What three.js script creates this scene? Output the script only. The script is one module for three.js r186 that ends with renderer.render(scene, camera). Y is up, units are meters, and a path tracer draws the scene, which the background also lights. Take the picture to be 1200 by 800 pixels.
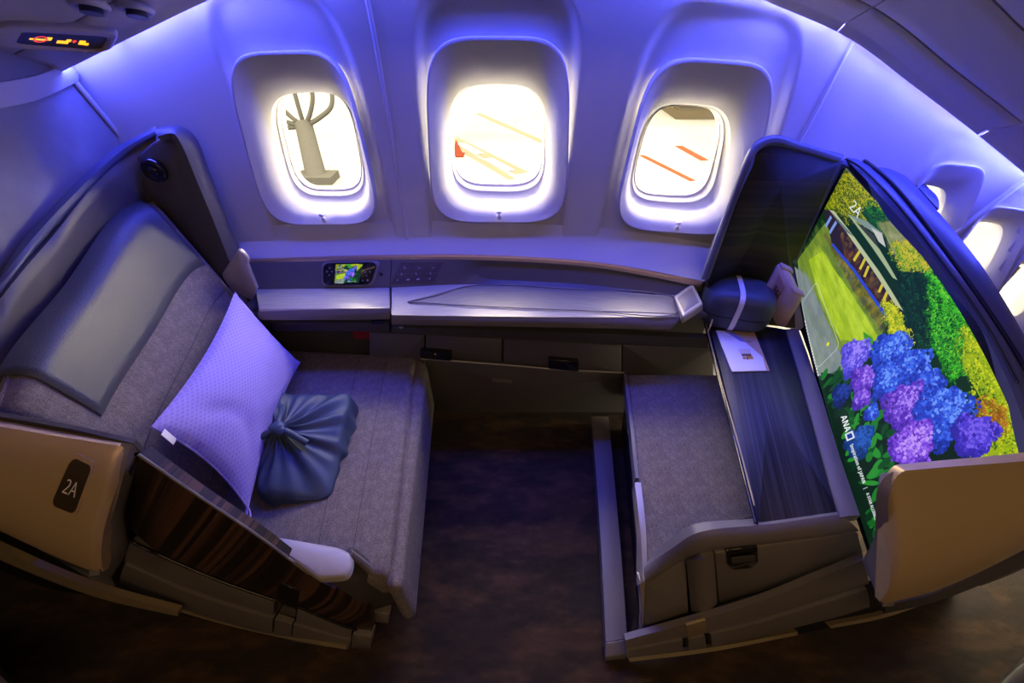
import * as THREE from 'three';
import { RoundedBoxGeometry } from 'three/addons/geometries/RoundedBoxGeometry.js';
import { mergeGeometries, mergeVertices, toCreasedNormals } from 'three/addons/utils/BufferGeometryUtils.js';
import { RectAreaLightUniformsLib } from 'three/addons/lights/RectAreaLightUniformsLib.js';

// ---------------------------------------------------------------- camera, sky, lights, exposure
// Aircraft cabin: x runs along the fuselage, y is up, the window wall stands near z = 0 and the aisle lies at z > 1.3.
RectAreaLightUniformsLib.init();
const scene = new THREE.Scene();
const renderer = new THREE.WebGLRenderer({ antialias: true });
renderer.toneMapping = THREE.LinearToneMapping;
renderer.toneMappingExposure = 1.0;
renderer.shadowMap.enabled = true;
renderer.shadowMap.type = THREE.PCFSoftShadowMap;
const camera = new THREE.PerspectiveCamera(80.802, 1200 / 800, 0.02, 400);
camera.position.set(0, 1.8, 1.7);
camera.rotation.set(-40 * Math.PI / 180, 0, 0);
scene.add(camera);
scene.background = new THREE.Color().setRGB(1.0, 0.86, 0.56);       // bright overcast daylight
scene.backgroundIntensity = 26;
const COVE_COLOUR = new THREE.Color().setRGB(0.062, 0.078, 1.0), COVE_POWER = 118;
const AISLE_COLOUR = new THREE.Color().setRGB(1.0, 0.62, 0.28), AISLE_POWER = 2.7;

// ---------------------------------------------------------------- helpers
const V = (a) => new THREE.Vector3(a[0], a[1], a[2]);
const INSIDE = new THREE.Vector3(0, 1.7, 1.6);              // a point well inside the cabin: faces of sheets look towards it
let seed = 7;
const rnd = () => { seed = (seed * 1664525 + 1013904223) >>> 0; return seed / 4294967296; };
const lerp = (a, b, t) => a + (b - a) * t;
const clamp = (x, a, b) => Math.min(b, Math.max(a, x));
const smooth = (a, b, x) => { const t = clamp((x - a) / (b - a), 0, 1); return t * t * (3 - 2 * t); };
const hash = (x, y) => { let h = (x * 374761393 + y * 668265263) | 0; h = Math.imul(h ^ (h >>> 13), 1274126177); return ((h ^ (h >>> 16)) >>> 0) / 4294967296; };
function noise(x, y, w = 1 << 20, h = 1 << 20) {            // value noise that repeats after w, h cells
  const xi = Math.floor(x), yi = Math.floor(y), m = (a, b) => ((a % b) + b) % b;
  let fx = x - xi, fy = y - yi; fx = fx * fx * (3 - 2 * fx); fy = fy * fy * (3 - 2 * fy);
  const g = (i, j) => hash(m(xi + i, w), m(yi + j, h));
  return lerp(lerp(g(0, 0), g(1, 0), fx), lerp(g(0, 1), g(1, 1), fx), fy);
}
function fbm(x, y, w, h, n = 4) { let s = 0, a = 0.5; for (let i = 0; i < n; i++) { s += a * noise(x, y, w, h); x = x * 2 + 17; y = y * 2 + 5; w *= 2; h *= 2; a *= 0.5; } return s; }
function tex(w, h, f, srgb = true, rx = 1, ry = 1) {        // f(u, v) -> [r, g, b] or a grey value, 0..1
  const d = new Uint8Array(w * h * 4);
  for (let j = 0; j < h; j++) for (let i = 0; i < w; i++) {
    const c = f(i / w, j / h), o = (j * w + i) * 4;
    for (let k = 0; k < 3; k++) d[o + k] = clamp(Math.round(255 * (typeof c === 'number' ? c : c[k])), 0, 255);
    d[o + 3] = 255;
  }
  const t = new THREE.DataTexture(d, w, h); t.magFilter = THREE.LinearFilter; t.minFilter = THREE.LinearMipmapLinearFilter; t.generateMipmaps = true;
  t.wrapS = t.wrapT = THREE.RepeatWrapping; t.repeat.set(rx, ry); if (srgb) t.colorSpace = THREE.SRGBColorSpace; t.needsUpdate = true;
  return t;
}
const lin = (r, g, b) => new THREE.Color().setRGB(r, g, b);
const mat = (color, roughness = 0.6, more = {}) => new THREE.MeshPhysicalMaterial({ color: Array.isArray(color) ? lin(...color) : color, roughness, ...more });

function boxUV(g) {                                          // uv in metres, by the way each face points
  g = g.index ? g.toNonIndexed() : g;
  const p = g.attributes.position, uv = new Float32Array(p.count * 2), a = new THREE.Vector3(), b = new THREE.Vector3(), c = new THREE.Vector3();
  for (let i = 0; i < p.count; i += 3) {
    a.fromBufferAttribute(p, i); b.fromBufferAttribute(p, i + 1).sub(a); c.fromBufferAttribute(p, i + 2).sub(a);
    const n = b.cross(c), ax = Math.abs(n.x), ay = Math.abs(n.y), az = Math.abs(n.z);
    for (let k = 0; k < 3; k++) {
      a.fromBufferAttribute(p, i + k);
      const q = ay >= ax && ay >= az ? [a.x, a.z] : ax >= az ? [a.z, a.y] : [a.x, a.y];
      uv[(i + k) * 2] = q[0]; uv[(i + k) * 2 + 1] = q[1];
    }
  }
  g.setAttribute('uv', new THREE.BufferAttribute(uv, 2));
  return g;
}
function fromGrid(P, nu, nv, closeU = false) {               // P[j][i] -> indexed geometry with metre uv by arc length
  const pos = [], uv = [], idx = [];
  for (let j = 0; j <= nv; j++) { let s = 0; for (let i = 0; i <= nu; i++) {
    const q = P[j][i]; if (i) s += q.distanceTo(P[j][i - 1]);
    let t = 0; for (let k = 1; k <= j; k++) t += P[k][i].distanceTo(P[k - 1][i]);
    pos.push(q.x, q.y, q.z); uv.push(s, t);
  } }
  for (let j = 0; j < nv; j++) for (let i = 0; i < nu; i++) { const a = j * (nu + 1) + i, b = a + 1, c = a + nu + 1, d = c + 1; idx.push(a, c, b, b, c, d); }
  const g = new THREE.BufferGeometry();
  g.setAttribute('position', new THREE.Float32BufferAttribute(pos, 3)); g.setAttribute('uv', new THREE.Float32BufferAttribute(uv, 2)); g.setIndex(idx);
  return g;
}
// A sheet with thickness: f(u, v) gives the face that looks into the cabin, bulge(u, v) raises it along its normal.
function sheet(f, nu, nv, th = 0.01, bulge = null, towards = INSIDE, unitUV = false) {
  const P = []; for (let j = 0; j <= nv; j++) { P.push([]); for (let i = 0; i <= nu; i++) P[j].push(f(i / nu, j / nv)); }
  const N = [];
  for (let j = 0; j <= nv; j++) { N.push([]); for (let i = 0; i <= nu; i++) {
    const du = P[j][Math.min(i + 1, nu)].clone().sub(P[j][Math.max(i - 1, 0)]), dv = P[Math.min(j + 1, nv)][i].clone().sub(P[Math.max(j - 1, 0)][i]);
    N[j].push(du.cross(dv).normalize());
  } }
  const mid = P[nv >> 1][nu >> 1], flip = N[nv >> 1][nu >> 1].dot(towards.clone().sub(mid)) < 0 ? -1 : 1;
  const A = P.map((r, j) => r.map((p, i) => p.clone().addScaledVector(N[j][i], flip * (bulge ? bulge(i / nu, j / nv) : 0))));
  const B = P.map((r, j) => r.map((p, i) => p.clone().addScaledVector(N[j][i], -flip * th)));
  const parts = [fromGrid(A, nu, nv)];
  if (unitUV) { const uv = parts[0].attributes.uv; for (let j = 0; j <= nv; j++) for (let i = 0; i <= nu; i++) uv.setXY(j * (nu + 1) + i, i / nu, 1 - j / nv); }
  if (th > 0) {
    parts.push(fromGrid(B, nu, nv));
    const col = (M, i) => M.map((r) => r[i]);
    parts.push(fromGrid([A[0], B[0]], nu, 1), fromGrid([A[nv], B[nv]], nu, 1), fromGrid([col(A, 0), col(B, 0)], nv, 1), fromGrid([col(A, nu), col(B, nu)], nv, 1));
  }
  for (const g of parts) g.computeVertexNormals();
  return mergeGeometries(parts.map((g) => g.toNonIndexed()));
}
const curve = (pts) => { const c = new THREE.CatmullRomCurve3(pts.map(V), false, 'centripetal'); return (u) => c.getPoint(clamp(u, 0, 1)); };
// A band between two edge lines, each given by a few points.
function ribbon(A, B, th = 0.01, nu = 24, nv = 6, bulge = null, towards = INSIDE, unitUV = false) {
  const a = curve(A), b = curve(B);
  return sheet((u, v) => a(u).lerp(b(u), v), nu, nv, th, bulge, towards, unitUV);
}
const bil = (q, u, v) => q[0].clone().lerp(q[1], u).lerp(q[3].clone().lerp(q[2], u), v);   // q: four corners in turn
function roundCorners(pts, r, n = 5) {                       // pts: Vector3 polygon; r: one radius or one per corner
  const out = [];
  pts.forEach((p, i) => {
    const R = Array.isArray(r) ? r[i] : r; if (R <= 0) { out.push(p.clone()); return; }
    const a = pts[(i + pts.length - 1) % pts.length].clone().sub(p), b = pts[(i + 1) % pts.length].clone().sub(p);
    const k = Math.min(R, a.length() * 0.48, b.length() * 0.48), A = p.clone().addScaledVector(a.normalize(), k), B = p.clone().addScaledVector(b.normalize(), k);
    for (let s = 0; s <= n; s++) { const t = s / n; out.push(A.clone().multiplyScalar((1 - t) * (1 - t)).addScaledVector(p, 2 * t * (1 - t)).addScaledVector(B, t * t)); }
  });
  return out;
}
// A bevelled plate from a polygon of world points, its face towards the cabin.
function plate(pts, th = 0.02, bev = 0.004, r = 0, towards = INSIDE) {
  let O = roundCorners(pts.map(V), r); const n = O.length, c = new THREE.Vector3(); O.forEach((p) => c.addScaledVector(p, 1 / n));
  const N = new THREE.Vector3(); for (let i = 0; i < n; i++) N.add(O[i].clone().sub(c).cross(O[(i + 1) % n].clone().sub(c)));
  N.normalize(); if (N.dot(towards.clone().sub(c)) < 0) N.negate();
  const inset = (p, d) => { const k = p.distanceTo(c); return c.clone().lerp(p, Math.max(0.2, 1 - d / k)); };
  const rings = [O.map((p) => p.clone().addScaledVector(N, -th)), O.map((p) => p.clone().addScaledVector(N, -bev)), O.map((p) => inset(p, bev * 0.35).addScaledVector(N, -bev * 0.35)), O.map((p) => inset(p, bev))];
  const tri = [], quad = (a, b, d, e) => tri.push(a, b, d, d, b, e);
  for (let k = 0; k < 3; k++) for (let i = 0; i < n; i++) { const j = (i + 1) % n; quad(rings[k][i], rings[k][j], rings[k + 1][i], rings[k + 1][j]); }
  const top = c.clone(), bot = c.clone().addScaledVector(N, -th); { const t = new THREE.Vector3(); rings[3].forEach((p) => t.addScaledVector(p, 1 / n)); top.copy(t); }
  for (let i = 0; i < n; i++) { const j = (i + 1) % n; tri.push(rings[3][i], rings[3][j], top, rings[0][j], rings[0][i], bot); }
  const g = new THREE.BufferGeometry().setFromPoints(tri);
  const e1 = V(pts[1]).sub(V(pts[0])); e1.addScaledVector(N, -e1.dot(N)).normalize(); const e2 = N.clone().cross(e1), uv = [];
  tri.forEach((p) => uv.push(p.dot(e1), p.dot(e2)));
  g.setAttribute('uv', new THREE.Float32BufferAttribute(uv, 2));
  return toCreasedNormals(g, 0.7);
}
// A rounded block between eight corners: four of the top in turn, then the four below them.
function softBox(c8, r = 0.03, seg = 5, shape = null) {
  const c = c8.map(V), L = (c[0].distanceTo(c[1]) + c[3].distanceTo(c[2])) / 2, W = (c[0].distanceTo(c[3]) + c[1].distanceTo(c[2])) / 2, H = (c[0].distanceTo(c[4]) + c[2].distanceTo(c[6])) / 2;
  let g = new RoundedBoxGeometry(1, 1, 1, 2, 0.1); g = null;
  const n = 10, bx = new THREE.BoxGeometry(L, H, W, Math.max(6, Math.round(L / 0.03)), Math.max(4, Math.round(H / 0.03)), Math.max(6, Math.round(W / 0.03)));
  const p = bx.attributes.position, q = new THREE.Vector3(), k = new THREE.Vector3(), R = Math.min(r, L / 2.02, W / 2.02, H / 2.02);
  const warpEdge = (x, h) => { const e = h - R; if (Math.abs(x) < 1e-9) return 0; const s = Math.sign(x), a = Math.abs(x) / h; const split = 0.72; return s * (a < split ? a / split * e : e + (a - split) / (1 - split) * R); };
  for (let i = 0; i < p.count; i++) {
    q.set(warpEdge(p.getX(i), L / 2), warpEdge(p.getY(i), H / 2), warpEdge(p.getZ(i), W / 2));
    k.set(clamp(q.x, -L / 2 + R, L / 2 - R), clamp(q.y, -H / 2 + R, H / 2 - R), clamp(q.z, -W / 2 + R, W / 2 - R));
    const d = q.clone().sub(k), m = Math.max(Math.abs(d.x), Math.abs(d.y), Math.abs(d.z)), l = d.length(); if (l > 1e-9) d.multiplyScalar(m > 0 ? R * Math.min(1, m / R) / l : 0);
    q.copy(k).add(d);
    const u = q.x / L + 0.5, v = q.z / W + 0.5, w = 0.5 - q.y / H;
    const t = bil([c[0], c[1], c[2], c[3]], u, v), b = bil([c[4], c[5], c[6], c[7]], u, v), o = t.lerp(b, w);
    if (shape) shape(o, u, v, w);
    p.setXYZ(i, o.x, o.y, o.z);
  }
  bx.deleteAttribute('normal'); bx.deleteAttribute('uv');
  const m = mergeVertices(bx, 1e-5); m.computeVertexNormals();
  return boxUV(m);
}
function tube(pts, r = 0.005, seg = 32, rad = 8, closed = false) {
  const c = new THREE.CatmullRomCurve3(pts.map(V), closed, 'centripetal'); return new THREE.TubeGeometry(c, seg, r, rad, closed).toNonIndexed();
}
function ball(center, rx, ry, rz, n = 24) { const g = new THREE.SphereGeometry(1, n, Math.round(n * 0.7)); g.scale(rx, ry, rz); g.translate(...center); return g.toNonIndexed(); }
function box(x0, x1, y0, y1, z0, z1) { const g = new THREE.BoxGeometry(x1 - x0, y1 - y0, z1 - z0); g.translate((x0 + x1) / 2, (y0 + y1) / 2, (z0 + z1) / 2); return boxUV(g); }
const merge = (list) => mergeGeometries(list.map((g) => { g = g.index ? g.toNonIndexed() : g; for (const k of Object.keys(g.attributes)) if (!['position', 'normal', 'uv'].includes(k)) g.deleteAttribute(k); if (!g.attributes.uv) g = boxUV(g); return g; }));

const taken = {};
const numbered = (name) => { const k = taken[name] = (taken[name] ?? -1) + 1; return k ? name + '_' + String(k).padStart(3, '0') : name; };
function tag(o, label, category, group, kind) { o.userData.label = label; o.userData.category = category; if (group) o.userData.group = group; if (kind) o.userData.kind = kind; return o; }
function thing(name, label, category, group, kind) { const g = new THREE.Group(); g.name = kind ? name : numbered(name); scene.add(g); return tag(g, label, category, group, kind); }
function part(parent, name, geometry, material, label) {
  const m = new THREE.Mesh(geometry, material); m.name = name; m.castShadow = m.receiveShadow = true; parent.add(m); if (label) m.userData.label = label; return m;
}
function single(name, geometry, material, label, category, group, kind) {
  const m = new THREE.Mesh(geometry, material); m.name = kind ? name : numbered(name); m.castShadow = m.receiveShadow = true; scene.add(m); return tag(m, label, category, group, kind);
}

// ---------------------------------------------------------------- materials
const speck = tex(256, 256, (u, v) => 0.5 + 0.5 * (hash(u * 256, v * 256) - 0.5), false, 60, 60);
const fineGrain = tex(256, 256, (u, v) => fbm(u * 64, v * 64, 64, 64, 3), false, 6, 6);
const weaveC = tex(256, 256, (u, v) => {
  const i = Math.floor(u * 64), j = Math.floor(v * 64), over = (i + j) & 1, t = 0.62 + 0.24 * over + 0.3 * (hash(i, j) - 0.5) + 0.16 * (fbm(u * 8, v * 8, 8, 8, 3) - 0.45);
  return [t, t * 0.97, t * 0.95];
}, true, 9, 9);
const weaveB = tex(256, 256, (u, v) => { const s = Math.sin(u * 64 * Math.PI), c = Math.sin(v * 64 * Math.PI); return 0.5 + 0.25 * (Math.abs(s) - Math.abs(c)) + 0.3 * (hash(Math.floor(u * 64), Math.floor(v * 64)) - 0.5); }, false, 9, 9);
const satinB = tex(128, 128, (u, v) => 0.5 + 0.5 * (fbm(u * 32, v * 32, 32, 32, 3) - 0.45), false, 10, 10);
const brushed = tex(512, 64, (u, v) => 0.75 + 0.22 * (fbm(u * 6, v * 64, 6, 64, 4) - 0.45), true, 2, 14);
const veneerC = tex(512, 256, (u, v) => {
  const s = 0.5 * noise(u * 40 + 0.25 * noise(u * 6, v * 2, 6, 2), v, 40, 1) + 0.5 * fbm(u * 110, v, 110, 1, 3), k = smooth(0.30, 0.68, s);
  return [0.12 + 0.21 * k, 0.095 + 0.14 * k, 0.085 + 0.10 * k];
}, true, 2.2, 1);
const deskC = tex(512, 128, (u, v) => { const s = 0.5 * fbm(u * 70, v * 2, 70, 2, 3) + 0.5 * fbm(u * 16, v * 1, 16, 1, 3), k = smooth(0.3, 0.65, s); return [0.11 + 0.16 * k, 0.12 + 0.16 * k, 0.18 + 0.16 * k]; }, true, 2.4, 1);
const carpetC = tex(1024, 1024, (u, v) => {
  const a = fbm(u * 9, v * 22, 9, 22, 5), b = fbm(u * 30 + 3, v * 70, 30, 70, 4), k = smooth(0.34, 0.6, a), g = 0.78 + 0.5 * (b - 0.45) + 0.16 * (hash(u * 1024, v * 1024) - 0.5);
  const q = smooth(0.5, 0.62, fbm(u * 5 + 9, v * 12, 5, 12, 4));
  return [lerp(lerp(0.21, 0.33, k), 0.22, q) * g, lerp(lerp(0.165, 0.245, k), 0.18, q) * g, lerp(lerp(0.13, 0.17, k), 0.165, q) * g];
}, true, 0.7, 0.7);
const carpetB = tex(512, 512, (u, v) => fbm(u * 256, v * 256, 256, 256, 2), false, 3, 3);
const mottle = tex(512, 512, (u, v) => { const k = fbm(u * 6, v * 6, 6, 6, 5); const t = 0.72 + 0.34 * (k - 0.45); return [t, t, t * 1.02]; }, true, 0.9, 0.9);
const jacquardB = tex(512, 512, (u, v) => { const a = Math.sin((u * 28 + v * 14) * Math.PI * 2), b = Math.sin((u * 28 - v * 14) * Math.PI * 2), z = Math.max(a, b); return clamp(0.5 + 0.5 * z, 0, 1); }, false, 1, 1);
const jacquardC = tex(512, 512, (u, v) => { const a = Math.sin((u * 28 + v * 14) * Math.PI * 2), b = Math.sin((u * 28 - v * 14) * Math.PI * 2), t = smooth(-0.2, 0.9, Math.max(a, b)); return [lerp(0.60, 0.66, t), lerp(0.55, 0.61, t), lerp(0.87, 0.90, t)]; });
const tarmacC = tex(512, 512, (u, v) => { const t = 0.30 + 0.10 * (fbm(u * 12, v * 12, 12, 12, 5) - 0.45) ; return [t, t, t * 1.02]; }, true, 0.02, 0.02);

const M = {
  wall: mat([0.56, 0.555, 0.57], 0.55, { bumpMap: satinB, bumpScale: 0.0002 }),
  reveal: mat([0.78, 0.78, 0.78], 0.42),
  rim: mat([0.82, 0.82, 0.80], 0.3),
  cabin: mat([0.20, 0.19, 0.18], 0.7),
  bulkhead: mat([0.5, 0.5, 0.51], 0.6, { map: mottle }),
  binPanel: mat([0.50, 0.45, 0.42], 0.55, { bumpMap: satinB, bumpScale: 0.0002 }),
  carpet: mat([1.0, 0.97, 0.92], 0.95, { map: carpetC, bumpMap: carpetB, bumpScale: 0.002 }),
  glass: new THREE.MeshPhysicalMaterial({ color: 0xffffff, roughness: 0.02, transmission: 1, thickness: 0, ior: 1.45 }),
  taupe: mat([0.175, 0.16, 0.16], 0.42, { bumpMap: satinB, bumpScale: 0.00015 }),
  shellGrey: mat([0.095, 0.088, 0.09], 0.42, { bumpMap: satinB, bumpScale: 0.00015 }),
  taupeDark: mat([0.055, 0.05, 0.05], 0.5, { bumpMap: satinB, bumpScale: 0.00015 }),
  black: mat([0.012, 0.012, 0.014], 0.45),
  blackGloss: mat([0.01, 0.01, 0.012], 0.18, { clearcoat: 0.6 }),
  bronze: mat([0.52, 0.385, 0.215], 0.34, { metalness: 0.25, bumpMap: satinB, bumpScale: 0.0001 }),
  gold: mat([0.42, 0.34, 0.2], 0.4, { metalness: 0.5 }),
  copper: mat([0.62, 0.46, 0.33], 0.34, { metalness: 0.7 }),
  champagne: mat([0.85, 0.82, 0.76], 0.30, { metalness: 0.35, map: brushed }),
  champagnePlain: mat([0.46, 0.42, 0.36], 0.38, { metalness: 0.35 }),
  fabric: mat([0.36, 0.33, 0.315], 0.92, { map: weaveC, bumpMap: weaveB, bumpScale: 0.0012, sheen: 0.25, sheenColor: lin(0.5, 0.5, 0.55), sheenRoughness: 0.6 }),
  leather: mat([0.062, 0.066, 0.074], 0.45, { bumpMap: fineGrain, bumpScale: 0.0006 }),
  leatherTaupe: mat([0.16, 0.15, 0.165], 0.42, { bumpMap: fineGrain, bumpScale: 0.0005 }),
  armPad: mat([0.42, 0.40, 0.43], 0.3, { clearcoat: 0.3, clearcoatRoughness: 0.3 }),
  veneer: mat([1.2, 1.18, 1.2], 0.42, { map: veneerC }),
  wingVeneer: mat([0.4, 0.38, 0.38], 0.55, { map: veneerC }),
  desk: mat([0.9, 0.9, 0.95], 0.46, { map: deskC }),
  housing: mat([0.085, 0.095, 0.16], 0.40),
  housingSoft: mat([0.10, 0.105, 0.15], 0.4),
  pillow: mat([0.92, 0.9, 0.98], 0.85, { map: jacquardC, bumpMap: jacquardB, bumpScale: 0.0008, sheen: 0.2, sheenColor: lin(0.6, 0.55, 0.9) }),
  bundle: mat([0.035, 0.062, 0.115], 0.5, { bumpMap: satinB, bumpScale: 0.0002, sheen: 0.35, sheenColor: lin(0.2, 0.3, 0.5), sheenRoughness: 0.4 }),
  tray: mat([0.55, 0.53, 0.49], 0.34, { metalness: 0.4, map: brushed }),
  steel: mat([0.5, 0.5, 0.52], 0.28, { metalness: 1 }),
  white: mat([0.8, 0.8, 0.8], 0.5),
  tarmac: mat([1, 1, 1], 1, { map: tarmacC, specularIntensity: 0 }),
};
const panelMat = (c) => mat(c, 0.5);

// ---------------------------------------------------------------- cabin shell
const wallZ = (x, y) => 0.35 * Math.max(0, y - 1.35) ** 2 + Math.max(0, x - 1.25) ** 2;
const lip = curve([[-1.564,1.608,0.083],[-1.467,1.638,0.089],[-1.152,1.734,0.111],[-0.888,1.811,0.134],[-0.415,1.93,0.178],[0,1.967,0.193],[0.372,1.92,0.174],[0.736,1.811,0.134],[1.091,1.707,0.105],[1.471,1.531,0.12],[1.736,1.358,0.296],[1.865,1.239,0.438]]);   // lower edge of the overhead bins
const lipPts = []; for (let i = 0; i <= 200; i++) lipPts.push(lip(i / 200));
const lipY = (x) => { if (x <= lipPts[0].x) return lipPts[0].y; for (let i = 1; i <= 200; i++) if (lipPts[i].x >= x) { const a = lipPts[i - 1], b = lipPts[i]; return lerp(a.y, b.y, (x - a.x) / Math.max(1e-6, b.x - a.x)); } return lipPts[200].y - 0.5 * (x - lipPts[200].x); };

const floorGeo = boxUV(new THREE.BoxGeometry(6.8, 0.08, 3.9)); floorGeo.translate(0.1, -0.04, 1.65);
single('floor', floorGeo, M.carpet, 'brown patterned carpet on the cabin floor', 'floor', null, 'structure');

// quads run clockwise from the upper corner on the bulkhead side: alcove, insert edge, opening, pane
const WIN = [
  { a: [[-0.976,1.827,0.08],[-0.549,1.835,0.082],[-0.529,0.757,0],[-1.091,0.757,0]], i: [[-0.983,1.676,0.041],[-0.576,1.688,0.044],[-0.572,1.054,0.004],[-1.088,1.05,0.004]], o: [[-0.933,1.544,-0.047],[-0.598,1.553,-0.046],[-0.621,1.113,-0.06],[-0.989,1.117,-0.06]], p: [[-0.915,1.542,-0.102],[-0.631,1.545,-0.102],[-0.653,1.17,-0.115],[-0.956,1.166,-0.115]], n: 'trim with a lamp mast seen through it' },
  { a: [[-0.32,1.839,0.084],[0.232,1.839,0.084],[0.218,0.757,0],[-0.369,0.757,0]], i: [[-0.29,1.722,0.052],[0.195,1.722,0.052],[0.242,1.062,0.004],[-0.355,1.062,0.004]], o: [[-0.239,1.578,-0.042],[0.129,1.578,-0.042],[0.159,1.129,-0.06],[-0.276,1.133,-0.06]], p: [[-0.23,1.57,-0.098],[0.12,1.57,-0.098],[0.133,1.188,-0.115],[-0.258,1.192,-0.115]], n: 'trim between two other windows above the console' },
  { a: [[0.454,1.807,0.073],[0.971,1.762,0.059],[1.107,0.805,0],[0.379,0.814,0]], i: [[0.479,1.669,0.04],[0.93,1.647,0.035],[1.029,0.993,0.004],[0.442,1.034,0.004]], o: [[0.509,1.516,-0.05],[0.857,1.504,-0.052],[0.94,1.07,-0.06],[0.494,1.098,-0.06]], p: [[0.549,1.504,-0.107],[0.844,1.486,-0.109],[0.874,1.135,-0.115],[0.527,1.151,-0.115]], n: 'trim beside the dark veneer wing panel' },
  { a: [[1.57,1.456,0.107],[1.75,1.414,0.252],[1.812,0.951,0.315],[1.599,0.961,0.122]], i: [[1.584,1.348,0.116],[1.706,1.358,0.212],[1.748,1.03,0.252],[1.577,1.036,0.111]], o: [[1.599,1.261,0.082],[1.681,1.257,0.146],[1.711,1.088,0.172],[1.611,1.088,0.091]], p: [[1.614,1.252,0.053],[1.684,1.254,0.108],[1.706,1.097,0.128],[1.622,1.097,0.059]], n: 'trim half hidden behind the monitor top' },
  { a: [[1.756,1.307,0.256],[1.883,1.267,0.401],[1.949,0.827,0.489],[1.789,0.852,0.291]], i: [[1.744,1.237,0.248],[1.832,1.25,0.343],[1.88,0.918,0.401],[1.758,0.901,0.262]], o: [[1.765,1.168,0.225],[1.828,1.178,0.294],[1.857,0.974,0.329],[1.776,0.968,0.237]], p: [[1.782,1.159,0.203],[1.834,1.17,0.261],[1.856,0.981,0.287],[1.787,0.976,0.208]], n: 'trim farther along the wall past the monitor' },
  { a: [[1.889,1.166,0.409],[1.973,1.143,0.522],[2.055,0.707,0.647],[1.94,0.681,0.476]], i: [[1.861,1.131,0.377],[1.928,1.143,0.464],[1.983,0.811,0.542],[1.887,0.782,0.41]], o: [[1.881,1.059,0.359],[1.931,1.074,0.423],[1.958,0.873,0.462],[1.897,0.862,0.379]], p: [[1.898,1.048,0.34],[1.938,1.064,0.393],[1.959,0.877,0.423],[1.908,0.869,0.353]], n: 'trim cut by the monitor corner at the far end' },
];
function ring(q, e, n = 64, k = 1) {                         // a rounded outline within four corners
  const c = q.map(V), out = [];
  for (let i = 0; i < n; i++) { const a = (i / n) * Math.PI * 2, x = Math.cos(a), y = Math.sin(a), f = (t) => Math.sign(t) * Math.abs(t) ** (2 / e); out.push(bil(c, 0.5 + 0.5 * k * f(x), 0.5 - 0.5 * k * f(y))); }
  return out;
}
function loft(rings) {
  const n = rings[0].length, idx = [], pos = [], uv = [];
  rings.forEach((r, j) => r.concat([r[0]]).forEach((p, i) => { pos.push(p.x, p.y, p.z); uv.push(i / n, j / rings.length); }));
  for (let j = 0; j + 1 < rings.length; j++) for (let i = 0; i < n; i++) { const a = j * (n + 1) + i, b = a + n + 1; idx.push(a, a + 1, b, a + 1, b + 1, b); }
  const g = new THREE.BufferGeometry(); g.setAttribute('position', new THREE.Float32BufferAttribute(pos, 3)); g.setAttribute('uv', new THREE.Float32BufferAttribute(uv, 2)); g.setIndex(idx); g.computeVertexNormals();
  const N = g.attributes.normal; for (let j = 0; j < rings.length; j++) { const a = j * (n + 1), b = a + n, v = new THREE.Vector3().fromBufferAttribute(N, a).add(new THREE.Vector3().fromBufferAttribute(N, b)).normalize(); N.setXYZ(a, v.x, v.y, v.z); N.setXYZ(b, v.x, v.y, v.z); }
  return g.toNonIndexed();
}
const push = (r, dz) => r.map((p) => new THREE.Vector3(p.x, p.y, p.z + dz));
const mixR = (a, b, t) => a.map((p, i) => p.clone().lerp(b[i], t));
const polyDist = (P, x, y) => {                              // signed distance to an outline in the wall's x, y; negative inside
  let d = 1e9, inside = false;
  for (let i = 0, j = P.length - 1; i < P.length; j = i++) {
    const a = P[i], b = P[j], ex = b.x - a.x, ey = b.y - a.y, t = clamp(((x - a.x) * ex + (y - a.y) * ey) / (ex * ex + ey * ey), 0, 1);
    d = Math.min(d, (x - a.x - ex * t) ** 2 + (y - a.y - ey * t) ** 2);
    if ((a.y > y) !== (b.y > y) && x < ((b.x - a.x) * (y - a.y)) / (b.y - a.y) + a.x) inside = !inside;
  }
  return Math.sqrt(d) * (inside ? -1 : 1);
};
const alc = WIN.map((w) => ring(w.a, 5, 48)), cut = WIN.map((w) => ring(w.i, 4.6, 48, 0.93));
const near = (P, x, y, m) => { let a = 1e9, b = -1e9, c = 1e9, d = -1e9; for (const p of P) { a = Math.min(a, p.x); b = Math.max(b, p.x); c = Math.min(c, p.y); d = Math.max(d, p.y); } return x > a - m && x < b + m && y > c - m && y < d + m; };
{
  const x0 = -1.53, x1 = 2.35, nx = 388, ny = 150, pos = [], uv = [], idx = [], drop = [];
  for (let j = 0; j <= ny; j++) for (let i = 0; i <= nx; i++) {
    const x = lerp(x0, x1, i / nx), y = lerp(0.5, lipY(x) + 0.05, j / ny);
    let z = wallZ(x, y), hole = false;
    alc.forEach((P, k) => {
      if (!near(P, x, y, 0.06)) return;
      z -= (k < 3 ? 0.020 : 0.007) * smooth(0.016, -0.016, polyDist(P, x, y));
      if (near(cut[k], x, y, 0) && polyDist(cut[k], x, y) < 0) hole = true;
    });
    pos.push(x, y, z); uv.push(x, y); drop.push(hole);
  }
  for (let j = 0; j < ny; j++) for (let i = 0; i < nx; i++) { const a = j * (nx + 1) + i, b = a + 1, c = a + nx + 1, d = c + 1; if (drop[a] && drop[b] && drop[c] && drop[d]) continue; idx.push(a, b, c, b, d, c); }
  const g = new THREE.BufferGeometry(); g.setAttribute('position', new THREE.Float32BufferAttribute(pos, 3)); g.setAttribute('uv', new THREE.Float32BufferAttribute(uv, 2)); g.setIndex(idx); g.computeVertexNormals();
  single('wall_back', g, M.wall, 'white moulded cabin side wall with rounded window alcoves', 'wall', null, 'structure');
}
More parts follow.
